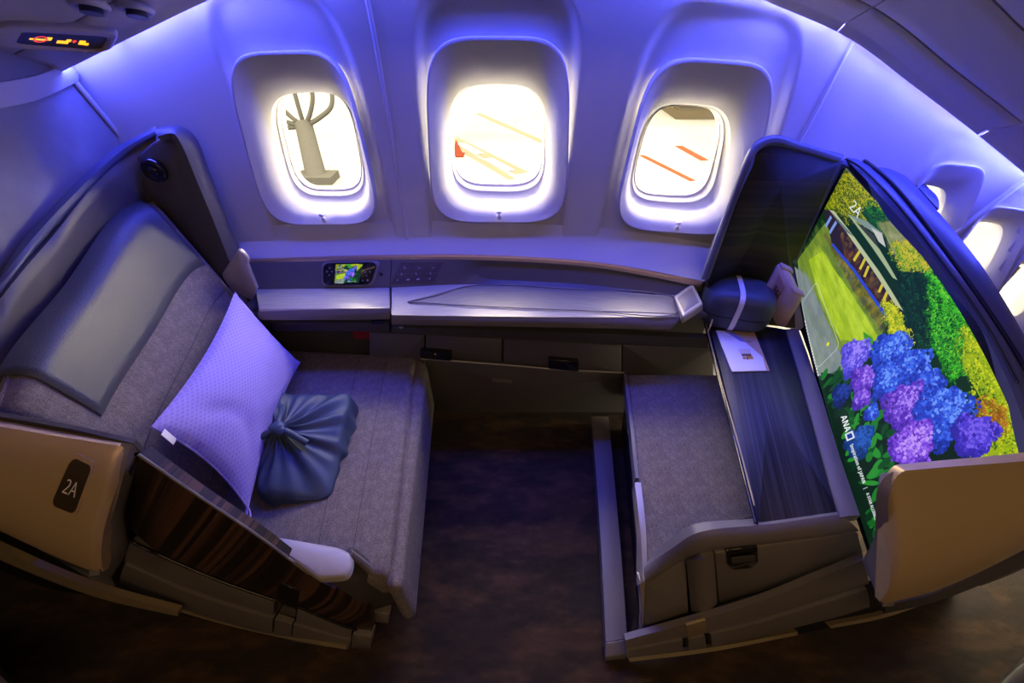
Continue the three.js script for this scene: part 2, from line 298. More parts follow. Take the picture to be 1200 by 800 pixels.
WIN.forEach((w, k) => {
  const win = thing('window_' + (k + 1), 'oval cabin window in white moulded ' + w.n, 'window', null, 'structure');
  const s = k < 3 ? 1 : 0.4, push = (r, dz) => r.map((p) => new THREE.Vector3(p.x, p.y, p.z + dz * s)), I = ring(w.i, 4.6), O = ring(w.o, 3.6), P = ring(w.p, 3.6);
  part(win, 'insert_panel', loft([push(I, -0.03), I, push(mixR(I, O, 0.03), 0.010), push(mixR(I, O, 0.10), 0.012), push(mixR(I, O, 0.35), 0.019), push(mixR(I, O, 0.55), 0.025), push(mixR(I, O, 0.75), 0.022), push(mixR(I, O, 0.9), 0.012), O]), M.wall);
  part(win, 'reveal', loft([O, push(mixR(O, P, 0.12), -0.012), mixR(O, P, 0.55), push(mixR(O, P, 0.62), 0.006), mixR(O, P, 0.7), mixR(O, P, 0.92), push(P, 0.006), push(mixR(P, O, -0.05), 0.002), P, push(P, -0.03)]), M.reveal);
  const c = new THREE.Vector3(); P.forEach((p) => c.addScaledVector(p, 1 / P.length));
  const disc = (dz, s) => { const t = []; P.forEach((p, i) => t.push(...[c, p, P[(i + 1) % P.length]].map((q) => { const r = c.clone().lerp(q, s); r.z += dz; return r; }))); const g = new THREE.BufferGeometry().setFromPoints(t); g.computeVertexNormals(); return boxUV(g); };
  part(win, 'pane', disc(-0.012, 1.01), M.glass);
  if (k < 3) {                                               // finger tab of the blind
    const q = w.i.map(V), b = bil(q, 0.5, 0.93); b.z = wallZ(b.x, b.y) + 0.015;
    const tab = part(win, 'blind_tab', merge([ball([b.x, b.y + 0.006, b.z], 0.011, 0.009, 0.008, 16), ball([b.x + 0.002, b.y - 0.016, b.z - 0.004], 0.010, 0.013, 0.007, 16)]), M.rim); tab.userData.label = 'small rounded pull tab';
  }
});
// raised seams between the wall panels
const seam = (pts, n, label) => single('trim_' + n, ribbon(pts.map((p) => [p[0] - 0.008, p[1], p[2]]), pts.map((p) => [p[0] + 0.008, p[1], p[2]]), 0.012, 24, 4, (u, v) => 0.004 * Math.sin(Math.PI * v)), M.wall, label, 'trim', null, 'structure');
seam([[-0.449,1.896,0.105],[-0.447,1.811,0.075],[-0.458,1.606,0.024],[-0.469,1.282,0.001],[-0.478,0.91,0.001]], 1, 'slim vertical joint strip between the mast window and the next window');
seam([[1.127,1.749,0.057],[1.129,1.644,0.031],[1.132,1.526,0.012],[1.12,1.379,0.001]], 2, 'slim joint strip on the wall above the monitor');
seam([[1.797,1.428,0.303],[1.777,1.327,0.279],[1.756,1.227,0.257],[1.733,1.12,0.234]], 3, 'slim joint strip between the two farther windows');
// bulkhead behind the seat and its pale edge trims
single('wall_left', box(-1.58, -1.53, -0.02, 2.45, 0.0, 1.12), M.bulkhead, 'mottled bulkhead behind the seat, washed by the blue cove light', 'bulkhead', null, 'structure');
single('trim_4', tube([[-1.522,1.594,0.049],[-1.522,1.523,0.027],[-1.522,1.374,-0.018],[-1.522,1.099,-0.106]], 0.009, 20, 8), M.wall, 'white bead where bulkhead and side wall meet', 'trim', null, 'structure');
single('trim_5', ribbon([[-1.518,1.617,0.595],[-1.518,1.623,0.296],[-1.518,1.627,0.167],[-1.518,1.654,0.004]], [[-1.518,1.57,0.634],[-1.518,1.565,0.345],[-1.518,1.567,0.218],[-1.518,1.595,0.038]], 0.02, 24, 4, (u, v) => 0.006 * Math.sin(Math.PI * v)), M.wall, 'pale curved band along the top of the bulkhead', 'trim', null, 'structure');
// the rest of the room, out of view
single('ceiling', box(-3.2, 3.4, 2.42, 2.5, -0.1, 3.6), M.cabin, 'grey cabin ceiling above the aisle', 'ceiling', null, 'structure');
single('wall_front', box(-3.2, 3.4, -0.02, 2.45, 3.54, 3.6), M.cabin, 'cabin wall on the far side of the aisle', 'wall', null, 'structure');
single('wall_right', box(2.34, 2.40, -0.02, 2.45, 0.6, 3.6), M.cabin, 'cabin partition at the forward end', 'wall', null, 'structure');
single('wall_end', box(-3.2, -3.14, -0.02, 2.45, 0.0, 3.6), M.cabin, 'cabin partition beyond the bulkhead', 'wall', null, 'structure');
single('wall_side', box(-3.2, -1.58, -0.02, 2.45, -0.06, 0.0), M.wall, 'cabin side wall behind the bulkhead', 'wall', null, 'structure');
single('wall_lower', box(-1.53, 2.35, -0.02, 0.56, -0.06, 0.0), M.wall, 'white lower side wall behind the console', 'wall', null, 'structure');

// overhead bins: curved panels that rise from the lip towards the aisle
const binAt = (x, s) => { const y = lipY(x), z = wallZ(x, y) + 0.06; return new THREE.Vector3(x, y + 0.44 * s - 0.10 * s * s + 0.012 * smooth(0, 0.02, s), z + s); };
const bins = thing('overhead_bins', 'grey overhead bin undersides above the windows', 'overhead bin', null, 'structure');
const binPanel = (xa, xb, sa, sb) => part(bins, 'panel', sheet((u, v) => binAt(lerp(xa, xb, u), lerp(sa, sb, v)), 28, 10, 0.012, (u, v) => { const e = Math.min(u * (xb - xa), (1 - u) * (xb - xa), v * (sb - sa), (1 - v) * (sb - sa)); return -0.006 * (1 - smooth(0, 0.014, e)); }, new THREE.Vector3(0, 0, 1.2)), M.binPanel);
for (const [xa, xb] of [[-1.53, -0.62], [-0.614, 0.3], [0.306, 1.02], [1.026, 1.60], [1.606, 2.3]]) for (const [sa, sb] of [[0, 0.105], [0.111, 0.30], [0.306, 0.62], [0.626, 1.0]]) binPanel(xa, xb, sa, sb);
part(bins, 'backing', sheet((u, v) => { const p = binAt(lerp(-1.53, 2.3, u), lerp(0.01, 1.0, v)); p.y += 0.016; return p; }, 60, 8, 0.01, null, new THREE.Vector3(0, 0, 1.2)), M.binPanel);
part(bins, 'fascia', box(-1.5, 2.3, 2.0, 2.44, 1.05, 1.12), M.binPanel);

// blue cove lighting: an LED strip in the slot between wall and bins
const cove = thing('cove_light', 'blue light strip in the slot above the side wall', 'light strip', null, 'structure');
const ledM = mat([0.1, 0.1, 0.1], 0.5, { emissive: COVE_COLOUR, emissiveIntensity: 2 });
part(cove, 'diffuser', sheet((u, v) => { const p = lipPts[Math.round(u * 200)].clone(); p.z += -0.055 + 0.04 * v; p.y += 0.035; return p; }, 100, 1, 0.006, null, new THREE.Vector3(0, 0, 1)), ledM);
const COVE_N = 14;
for (let i = 0; i < COVE_N; i++) {
  const a = lip((i + 0.04) / COVE_N), b = lip((i + 0.96) / COVE_N), m = a.clone().lerp(b, 0.5), len = a.distanceTo(b);
  const l = new THREE.RectAreaLight(COVE_COLOUR, COVE_POWER, len, 0.03); l.position.set(m.x, m.y + 0.028, m.z - 0.03);
  const along = b.clone().sub(a).normalize(), down = new THREE.Vector3(0, -1, 0.35).normalize(), z = down.clone().addScaledVector(along, -down.dot(along)).normalize().negate(), y = z.clone().cross(along);
  l.quaternion.setFromRotationMatrix(new THREE.Matrix4().makeBasis(along, y, z)); l.name = 'cove_lamp'; scene.add(l);
}
// warm aisle light in the ceiling
const aisle = thing('aisle_light', 'warm ceiling light panel above the aisle', 'ceiling light', null, 'structure');
part(aisle, 'diffuser', box(-1.3, 1.9, 2.40, 2.42, 2.25, 2.65), mat([0.5, 0.5, 0.5], 0.6, { emissive: AISLE_COLOUR, emissiveIntensity: 1 }));
{ const l = new THREE.RectAreaLight(AISLE_COLOUR, AISLE_POWER, 3.2, 0.4); l.position.set(0.3, 2.395, 2.45); l.lookAt(0.3, 0, 2.45); l.name = 'aisle_lamp'; scene.add(l); }

// ---------------------------------------------------------------- the seat
// f(u, v, lift): a point on the band between two edge lines, raised along its normal
function bandAt(A, B, bulge) {
  const a = curve(A), b = curve(B), p = (u, v) => a(u).lerp(b(u), v);
  return (u, v, lift = 0) => {
    const q = p(u, v), e = 0.01, n = p(u + e, v).sub(p(u - e, v)).cross(b(u).sub(a(u))).normalize(); if (n.dot(INSIDE.clone().sub(q)) < 0) n.negate();
    return q.addScaledVector(n, lift + (bulge ? bulge(u, v) : 0));
  };
}
const roll = (d, k) => Math.sqrt(Math.max(0, 1 - (1 - clamp(d / k, 0, 1)) ** 2));      // quarter-round edge
const seat = thing('airline_seat', 'wide grey fabric airline seat with a dark leather headrest cover', 'seat');
const backTop = [[-1.375,1.215,0.148],[-1.407,1.214,0.216],[-1.36,1.13,0.593],[-1.295,1.089,0.885],[-1.243,1.037,1.052]], backLow = [[-1.18, 0.44, 0.14], [-1.15, 0.44, 0.3], [-1.09, 0.44, 0.6], [-1.02, 0.44, 0.9], [-0.98, 0.44, 1.07]];
const backBulge = (u, v) => 0.06 * roll(Math.min(u, 1 - u) * 1.0, 0.07) * roll(v * 0.7, 0.05) + 0.016 * Math.sin(Math.PI * v) - 0.07;
const backAt = bandAt(backTop, backLow, backBulge);
const backMesh = part(seat, 'backrest', ribbon(backTop, backLow, 0.05, 60, 40, backBulge), M.fabric);
for (const v of [0.5, 0.86]) part(backMesh, 'seam', tube(Array.from({ length: 14 }, (_, i) => backAt(0.03 + 0.94 * i / 13, v, 0.0005).toArray()), 0.0014, 60, 6), M.taupeDark);
part(seat, 'headrest_cover', sheet((u, v) => backAt(lerp(0.10, 0.83, u), lerp(-0.01, lerp(0.34, 0.30, u), v), 0.004), 40, 14, 0.003, (u, v) => 0.009 * roll(Math.min(u, 1 - u), 0.03) * roll(1 - v, 0.05) + 0.003 * Math.sin(7 * u + 2 * v)), M.leather, 'slate blue leather cover');
const cTop = [[-1.24, 0.45, 0.13], [-0.475,0.45,0.185], [-0.376,0.45,1.229], [-1.02, 0.45, 1.14]];
const drop = (q, y, dx = 0) => q.map((p) => [p[0] + dx, y, p[2]]);
const cush = part(seat, 'seat_cushion', softBox([...cTop, ...drop(cTop, 0.28)], 0.045, 6, (o, u, v, w) => { o.y += 0.018 * Math.sin(Math.PI * clamp(u, 0, 1)) * Math.sin(Math.PI * clamp(v, 0, 1)) * (1 - w); }), M.fabric);
{
  const q = cTop.map(V), line = (u) => tube(Array.from({ length: 12 }, (_, i) => { const v = 0.05 + 0.9 * i / 11, p = bil(q, u, v); p.y += 0.018 * Math.sin(Math.PI * u) * Math.sin(Math.PI * v) + 0.0005; return p.toArray(); }), 0.0012, 40, 6);
  for (const u of [0.62, 0.8]) part(cush, 'seam', line(u), M.taupeDark);
}
const lTop = [[-0.503,0.43,0.189], [-0.422,0.43,0.233], [-0.34,0.43,1.246], [-0.392,0.43,1.246]];
part(seat, 'leg_rest', softBox([...lTop, ...drop(lTop, 0.12)], 0.03, 5), M.fabric);
{ const b = [[-1.2, 0.30, 0.2], [-0.52, 0.30, 0.25], [-0.50, 0.30, 1.13], [-1.1, 0.30, 1.13]]; part(seat, 'base', softBox([...b, ...drop(b, 0.0)], 0.01, 3), M.shellGrey); }

// fixed shell round the seat back
const shell = thing('seat_shell', 'dark taupe shell wrapped behind the seat, with a rounded wing by the wall', 'seat shell');
part(shell, 'inner_face', ribbon([[-1.315,1.431,0.071],[-1.426,1.374,0.143],[-1.46,1.239,0.49],[-1.452,1.156,0.756],[-1.478,1.072,0.937]], [[-1.489,1.149,0.112],[-1.498,1.12,0.356],[-1.445,1.001,0.788],[-1.428,0.935,0.965],[-1.446,0.866,1.097]], 0.03, 40, 8, (u, v) => 0.008 * roll(v, 0.08) - 0.008), M.shellGrey);
part(shell, 'rear_rim', ribbon([[-1.302,1.449,0.074],[-1.417,1.395,0.138],[-1.48,1.263,0.5],[-1.482,1.192,0.695],[-1.498,1.114,0.883]], [[-1.308,1.434,0.069],[-1.435,1.369,0.136],[-1.491,1.228,0.511],[-1.476,1.159,0.729],[-1.505,1.069,0.914]], 0.02, 40, 4, (u, v) => 0.01 * Math.sin(Math.PI * v)), M.housing);
const wing = part(shell, 'wing', plate([[-1.474,1.325,0.12],[-1.289,1.428,0.12],[-1.207,1.437,0.12],[-1.198,1.402,0.12],[-1.246,0.923,0.12],[-1.351,0.761,0.12],[-1.463,0.831,0.12],[-1.523,1.152,0.12]], 0.05, 0.008, [0.01, 0.05, 0.02, 0.02, 0.01, 0.01, 0.01, 0.01]), M.shellGrey);
part(wing, 'seam', tube([[-1.472,1.325,0.122],[-1.476,1.272,0.122],[-1.488,1.209,0.122]], 0.0016, 12, 6), M.black);
part(shell, 'wing_edge', ribbon([...[[-1.266,1.44,0.135]], ...[[-1.197,1.45,0.14],[-1.189,1.413,0.14],[-1.199,1.278,0.14],[-1.21,1.132,0.14],[-1.23,0.934,0.14]]], [...[[-1.296,1.454,0.07]], ...[[-1.22,1.456,0.055],[-1.187,1.422,0.055],[-1.196,1.282,0.055],[-1.211,1.133,0.055],[-1.225,0.943,0.055]]], 0.02, 40, 8, (u, v) => 0.012 * Math.sin(Math.PI * v)), M.shellGrey);
const lensC = [-1.346,1.323,0.125];
const lamp = part(shell, 'reading_lamp', (() => { const pr = [[0.0, 0.012], [0.02, 0.012], [0.026, 0.018], [0.036, 0.02], [0.042, 0.012], [0.044, 0.0]].map((p) => new THREE.Vector2(p[0], p[1])); const g = new THREE.LatheGeometry(pr, 32); g.rotateX(Math.PI / 2); g.translate(...lensC); return g.toNonIndexed(); })(), M.blackGloss, 'round black swivel reading lamp');
part(lamp, 'lens', ball([lensC[0] + 0.004, lensC[1], lensC[2] + 0.016], 0.02, 0.02, 0.012, 20), M.blackGloss);
single('side_flap', plate([[-1.129,1.03,0.185],[-1.108,0.983,0.185],[-1.124,0.955,0.185],[-1.133,0.835,0.185],[-1.182,0.772,0.185],[-1.249,0.822,0.185],[-1.261,0.901,0.185]], 0.016, 0.004, [0.02, 0.02, 0, 0, 0, 0, 0.02]), M.champagnePlain, 'small beige flap between seat back and window console', 'flap');

// aisle-side screen of the seat
const side = thing('seat_side_screen', 'low aisle-side screen with a beige shell and dark striped veneer', 'side panel');
const shA = [[-1.312,1.09,1.112],[-1.2,1.043,1.108],[-1.076,0.995,1.105],[-0.952,0.954,1.103]], shB = [[-1.387,0.893,1.209],[-1.272,0.799,1.239],[-1.172,0.729,1.267],[-1.063,0.675,1.294]];
const shBulge = (u, v) => 0.035 * Math.sin(Math.PI * v) ** 0.8 - 0.012 * (1 - roll(1 - u, 0.06));
const shAt = bandAt(shA, shB, shBulge);
const shF = bandAt(shA, shB, null);
const sh = part(side, 'shell', sheet((u, v) => shF(u, lerp(0.09 * (1 - roll(1 - u, 0.07)), 1, v)), 40, 20, 0.025, shBulge), M.bronze, 'smooth beige painted shell');
part(side, 'shell_end', ribbon([[-0.954,0.96,1.095],[-0.965,0.915,1.136],[-0.993,0.842,1.191],[-1.033,0.762,1.24],[-1.067,0.671,1.294]], [[-0.964,0.913,1.095],[-1.026,0.811,1.131],[-1.069,0.728,1.17],[-1.08,0.634,1.206],[-1.142,0.55,1.264]], 0.02, 24, 8, (u, v) => 0.012 * Math.sin(Math.PI * v)), M.taupe);
part(side, 'inner_face', ribbon([[-1.326,1.1,1.091],[-1.218,1.05,1.084],[-1.092,1.001,1.082],[-0.959,0.951,1.088]], [[-1.2, 0.4, 1.06], [-1.1, 0.4, 1.1], [-1.0, 0.4, 1.12], [-0.95, 0.4, 1.13]], 0.012, 24, 6), M.taupeDark);
const plateAt = (u0, u1, v0, v1, lift) => [[u0, v0], [u1, v0], [u1, v1], [u0, v1]].map(([u, v]) => shAt(u, v, lift).toArray());
const tagC = document.createElement('canvas'); tagC.width = 256; tagC.height = 320;
{
  const c = tagC.getContext('2d'); c.fillStyle = '#3b2f20'; c.fillRect(0, 0, 256, 320); c.fillStyle = '#e8e6f2'; c.font = '130px sans-serif'; c.textAlign = 'center'; c.textBaseline = 'middle'; c.fillText('2A', 128, 168);
}
const tagT = new THREE.CanvasTexture(tagC); tagT.colorSpace = THREE.SRGBColorSpace;

// a printed face within four corners (clockwise from upper left), rounded, with uv 0..1
function face(q, r = 0, lift = 0, aspect = 1, n = 6) {
  const c = q.map((p) => (p.isVector3 ? p : V(p))), sq = [[0, 0], [1, 0], [1, 1], [0, 1]].map(([x, y]) => new THREE.Vector3(x * aspect, y, 0)), O = r > 0 ? roundCorners(sq, r, n) : sq;
  const N = c[1].clone().sub(c[0]).cross(c[3].clone().sub(c[0])).normalize(); if (N.dot(INSIDE.clone().sub(c[0])) < 0) N.negate();
  const pos = [], uv = [], put = (x, y) => { const p = bil(c, x, y).addScaledVector(N, lift); pos.push(p.x, p.y, p.z); uv.push(x, 1 - y); };
  for (let i = 0; i < O.length; i++) { const a = O[i], b = O[(i + 1) % O.length]; put(0.5, 0.5); put(b.x / aspect, b.y); put(a.x / aspect, a.y); }
  const g = new THREE.BufferGeometry(); g.setAttribute('position', new THREE.Float32BufferAttribute(pos, 3)); g.setAttribute('uv', new THREE.Float32BufferAttribute(uv, 2)); g.computeVertexNormals(); return g;
}
// the same, laid over a curved surface f(x, y), with a raised edge
function label(f, r, aspect, th = 0) {
  const sq = [[0, 0], [1, 0], [1, 1], [0, 1]].map(([x, y]) => new THREE.Vector3(x * aspect, y, 0)), O = roundCorners(sq, r, 6), pos = [], uv = [], n = 5, c = new THREE.Vector3(aspect / 2, 0.5, 0);
  const put = (p, d = 0) => { const q = f(p.x / aspect, p.y, -d); pos.push(q.x, q.y, q.z); uv.push(p.x / aspect, 1 - p.y); };
  for (let i = 0; i < O.length; i++) {
    const a = O[i], b = O[(i + 1) % O.length];
    for (let k = 0; k < n; k++) { const a0 = c.clone().lerp(a, k / n), b0 = c.clone().lerp(b, k / n), a1 = c.clone().lerp(a, (k + 1) / n), b1 = c.clone().lerp(b, (k + 1) / n); put(a0); put(b1); put(a1); if (k) { put(a0); put(b0); put(b1); } }
    if (th) { put(a); put(b); put(b, th); put(a); put(b, th); put(a, th); }
  }
  const g = new THREE.BufferGeometry(); g.setAttribute('position', new THREE.Float32BufferAttribute(pos, 3)); g.setAttribute('uv', new THREE.Float32BufferAttribute(uv, 2)); g.computeVertexNormals(); return toCreasedNormals(g, 0.6);
}
const tagAt = (k, lift) => (x, y, d) => { const u = lerp(lerp(0.735, 0.855, x), lerp(0.705, 0.845, x), y), v = lerp(lerp(0.11, 0.15, x), lerp(0.47, 0.50, x), y); return shAt(0.785 + (u - 0.785) * k, 0.305 + (v - 0.305) * k, lift + d); };
part(sh, 'seat_number_frame', label(tagAt(1.17, 0.003), 0.2, 0.8, 0.006), M.bronze);
part(sh, 'seat_number', label(tagAt(1.0, 0.0045), 0.18, 0.8, 0.004), mat([1, 1, 1], 0.35, { map: tagT }), 'brown plate with white 2A');
const ven = part(side, 'veneer_panel', ribbon([[-0.911,0.957,1.127],[-0.832,0.829,1.154],[-0.718,0.661,1.188],[-0.618,0.473,1.221],[-0.539,0.378,1.239],[-0.464,0.288,1.254]], [[-1.157,0.639,1.13],[-1.107,0.467,1.162],[-0.944,0.365,1.2],[-0.767,0.281,1.232],[-0.63,0.186,1.257],[-0.497,0.086,1.279]], 0.03, 40, 8), M.veneer, 'dark brown striped wood veneer');
part(ven, 'edging', tube([[-0.911,0.965,1.13],[-1.04,0.801,1.133],[-1.148,0.648,1.135],[-1.182,0.534,1.144],[-1.102,0.471,1.166],[-0.94,0.37,1.204],[-0.785,0.291,1.233]], 0.005, 60, 8), M.blackGloss);
part(ven, 'edging', tube([[-0.906,0.966,1.131],[-0.824,0.84,1.157],[-0.711,0.673,1.191],[-0.612,0.487,1.224]], 0.004, 40, 8), M.taupe);
part(ven, 'edging', tube([[-0.711,0.262,1.244],[-0.615,0.18,1.263],[-0.495,0.09,1.283]], 0.005, 30, 8), M.blackGloss);
part(side, 'upper_rail', ribbon([[-1.185,0.524,1.144],[-1.108,0.46,1.166],[-0.948,0.351,1.205],[-0.795,0.271,1.235]], [[-1.294,0.376,1.146],[-1.181,0.319,1.176],[-0.993,0.24,1.217],[-0.823,0.184,1.247]], 0.02, 30, 4, (u, v) => 0.003 * Math.sin(Math.PI * v)), M.taupe);
part(side, 'upper_rail', ribbon([[-0.72,0.243,1.246],[-0.656,0.197,1.258],[-0.561,0.126,1.274]], [[-0.752,0.153,1.259],[-0.676,0.114,1.271],[-0.579,0.053,1.286]], 0.02, 20, 4, (u, v) => 0.003 * Math.sin(Math.PI * v)), M.taupe);
const lowEdgeA = [[-1.285,0.379,1.156],[-1.221,0.341,1.173],[-1.102,0.271,1.204],[-0.965,0.22,1.232],[-0.824,0.179,1.255]], lowEdgeB = [[-1.413,0.206,1.153],[-1.32,0.166,1.178],[-1.179,0.112,1.213],[-1.022,0.079,1.244],[-0.872,0.045,1.269]];
part(side, 'lower_rail', ribbon(lowEdgeA, lowEdgeB, 0.02, 30, 4, (u, v) => 0.004 * Math.sin(Math.PI * v)), M.taupe);
part(side, 'lower_rail', ribbon([[-0.816,0.18,1.258],[-0.786,0.17,1.263],[-0.762,0.157,1.267]], [[-0.861,0.054,1.271],[-0.829,0.044,1.276],[-0.804,0.031,1.281]], 0.02, 10, 4), M.taupe);
part(side, 'lower_rail', ribbon([[-0.758,0.153,1.266],[-0.66,0.105,1.281],[-0.573,0.069,1.293]], [[-0.802,0.019,1.281],[-0.685,0.009,1.294],[-0.589,0.009,1.301]], 0.02, 20, 4, (u, v) => 0.003 * Math.sin(Math.PI * v)), M.taupe);
part(side, 'end_block', plate([[-0.552,0.132,1.288],[-0.485,0.122,1.293],[-0.512,0.016,1.305],[-0.586,0.01,1.301]], 0.04, 0.004, 0.006), M.taupe);
part(side, 'pocket', plate([[-0.746,0.382,1.225],[-0.721,0.408,1.225],[-0.679,0.369,1.233],[-0.743,0.177,1.252],[-0.819,0.2,1.241]], 0.02, 0.003, 0.006), M.blackGloss, 'black recessed latch pocket');
part(side, 'kick_trim', ribbon([[-1.306,0.06,1.176],[-1.071,0.06,1.228],[-0.832,0.06,1.27],[-0.586,0.06,1.305]], [[-1.301,0.05,1.187],[-1.071,0.05,1.236],[-0.832,0.05,1.278],[-0.587,0.05,1.313]], 0.02, 30, 3), M.gold, 'thin gold kick trim');
part(side, 'kick_trim', ribbon([[-1.742,0.594,1.117],[-1.62,0.482,1.15],[-1.485,0.4,1.187],[-1.344,0.328,1.217],[-1.134,0.222,1.245]], [[-1.762,0.558,1.128],[-1.638,0.44,1.166],[-1.501,0.362,1.201],[-1.358,0.29,1.23],[-1.145,0.198,1.253]], 0.02, 30, 3), M.gold, 'thin gold kick trim');
part(side, 'kick_trim', ribbon([[-2.482,0.03,0.878],[-2.158,0.03,0.978],[-1.914,0.03,1.058]], [[-2.48,0.02,0.888],[-2.157,0.02,0.988],[-1.906,0.02,1.067]], 0.02, 12, 2), M.gold, 'thin gold kick trim');
part(side, 'core', ribbon([[-2.492,0.197,0.729],[-1.691,0.35,0.995],[-1.403,0.318,1.073],[-1.152,0.192,1.14],[-0.851,0.094,1.197],[-0.548,-0.055,1.244]], [[-2.445,0,0.938],[-1.854,0,1.104],[-1.552,0,1.14],[-1.21,0,1.204],[-0.855,0,1.268],[-0.517,0,1.309]], 0.03, 30, 4), M.black);
const arm = thing('armrest', 'pale lavender padded armrest at the aisle side of the seat', 'armrest');
part(arm, 'pad', plate([[-0.8,0.55,1.13],[-0.52,0.55,1.171],[-0.474,0.55,1.193],[-0.468,0.55,1.253],[-0.554,0.55,1.258]], 0.035, 0.012, [0.01, 0.03, 0.02, 0.03, 0.01]), M.armPad);
part(arm, 'support', plate([...[[-0.554,0.502,1.243],[-0.484,0.536,1.19],[-0.464,0.519,1.192],[-0.383,0.29,1.213],[-0.397,0.25,1.233],[-0.469,0.244,1.251]]], 0.03, 0.004, 0.006), M.taupeDark);
part(arm, 'edge_strip', ribbon([[-0.475,0.554,1.187],[-0.431,0.454,1.197],[-0.382,0.314,1.21]], [[-0.48,0.54,1.199],[-0.442,0.438,1.211],[-0.385,0.292,1.229]], 0.012, 16, 4, (u, v) => 0.004 * Math.sin(Math.PI * v)), M.taupe);
part(arm, 'foot', plate([[-0.489,0.167,1.229],[-0.432,0.15,1.232],[-0.447,0.089,1.246],[-0.496,0.104,1.245]], 0.03, 0.003, 0.004), M.taupe);

// ---------------------------------------------------------------- pillow and cloth bundle on the seat
{
  const q = [[-1.176,0.87,0.259], [-0.991,0.524,0.328], [-0.887,0.511,1.027], [-1.024,0.884,0.984]].map(V);
  const N = q[1].clone().sub(q[0]).cross(q[3].clone().sub(q[0])).normalize(); if (N.x < 0) N.negate();
  const pinch = (u, v) => { const x = u * 2 - 1, y = v * 2 - 1; return [0.5 + 0.5 * x * (1 - 0.13 * (1 - y * y)), 0.5 + 0.5 * y * (1 - 0.09 * (1 - x * x))]; };
  const thick = (u, v) => 0.085 * (Math.max(0, Math.sin(Math.PI * u)) * Math.max(0, Math.sin(Math.PI * v))) ** 0.5;
  const wr = (u, v) => 0.006 * (fbm(u * 7, v * 5, 64, 64, 3) - 0.45) * Math.min(1, 8 * thick(u, v)) * 4 + 0.010 * Math.exp(-(((v - 0.80 - 0.05 * Math.sin(u * 9)) / 0.05) ** 2)) * Math.sin(Math.PI * u) * -1;
  const side2 = (s) => { const P = []; for (let j = 0; j <= 48; j++) { P.push([]); for (let i = 0; i <= 48; i++) { const [u, v] = pinch(i / 48, j / 48); P[j].push(bil(q, u, v).addScaledVector(N, s * thick(i / 48, j / 48) + (s > 0 ? wr(i / 48, j / 48) : 0) * 1.0)); } } const g = fromGrid(P, 48, 48); const uv = g.attributes.uv; for (let k = 0; k < uv.count; k++) uv.setXY(k, (k % 49) / 48 * 1.0, Math.floor(k / 49) / 48 * 1.9); g.computeVertexNormals(); return g.toNonIndexed(); };
  const pil = thing('pillow', 'lavender pillow with a woven check, leaning on the seat back', 'pillow');
  part(pil, 'cover', merge([side2(1), side2(-0.6)]), M.pillow);
  const e = (u, v) => { const [a, b] = pinch(u, v); return bil(q, a, b).toArray(); };
  part(pil, 'piping', tube([...Array.from({ length: 13 }, (_, i) => e(i / 12, 1)), ...Array.from({ length: 13 }, (_, i) => e(1, 1 - i / 12))], 0.004, 80, 6), M.pillow);
  const t0 = bil(q, 0.3, 0.985).addScaledVector(N, 0.014), tx = q[2].clone().sub(q[3]).normalize(), ty = q[3].clone().sub(q[0]).normalize();
  part(pil, 'care_tag', plate([[0, 0], [0.045, 0], [0.045, 0.022], [0, 0.022]].map(([a, b]) => t0.clone().addScaledVector(tx, a - 0.09).addScaledVector(ty, b).toArray()), 0.002, 0.0006, 0), M.white, 'small white tag');
}
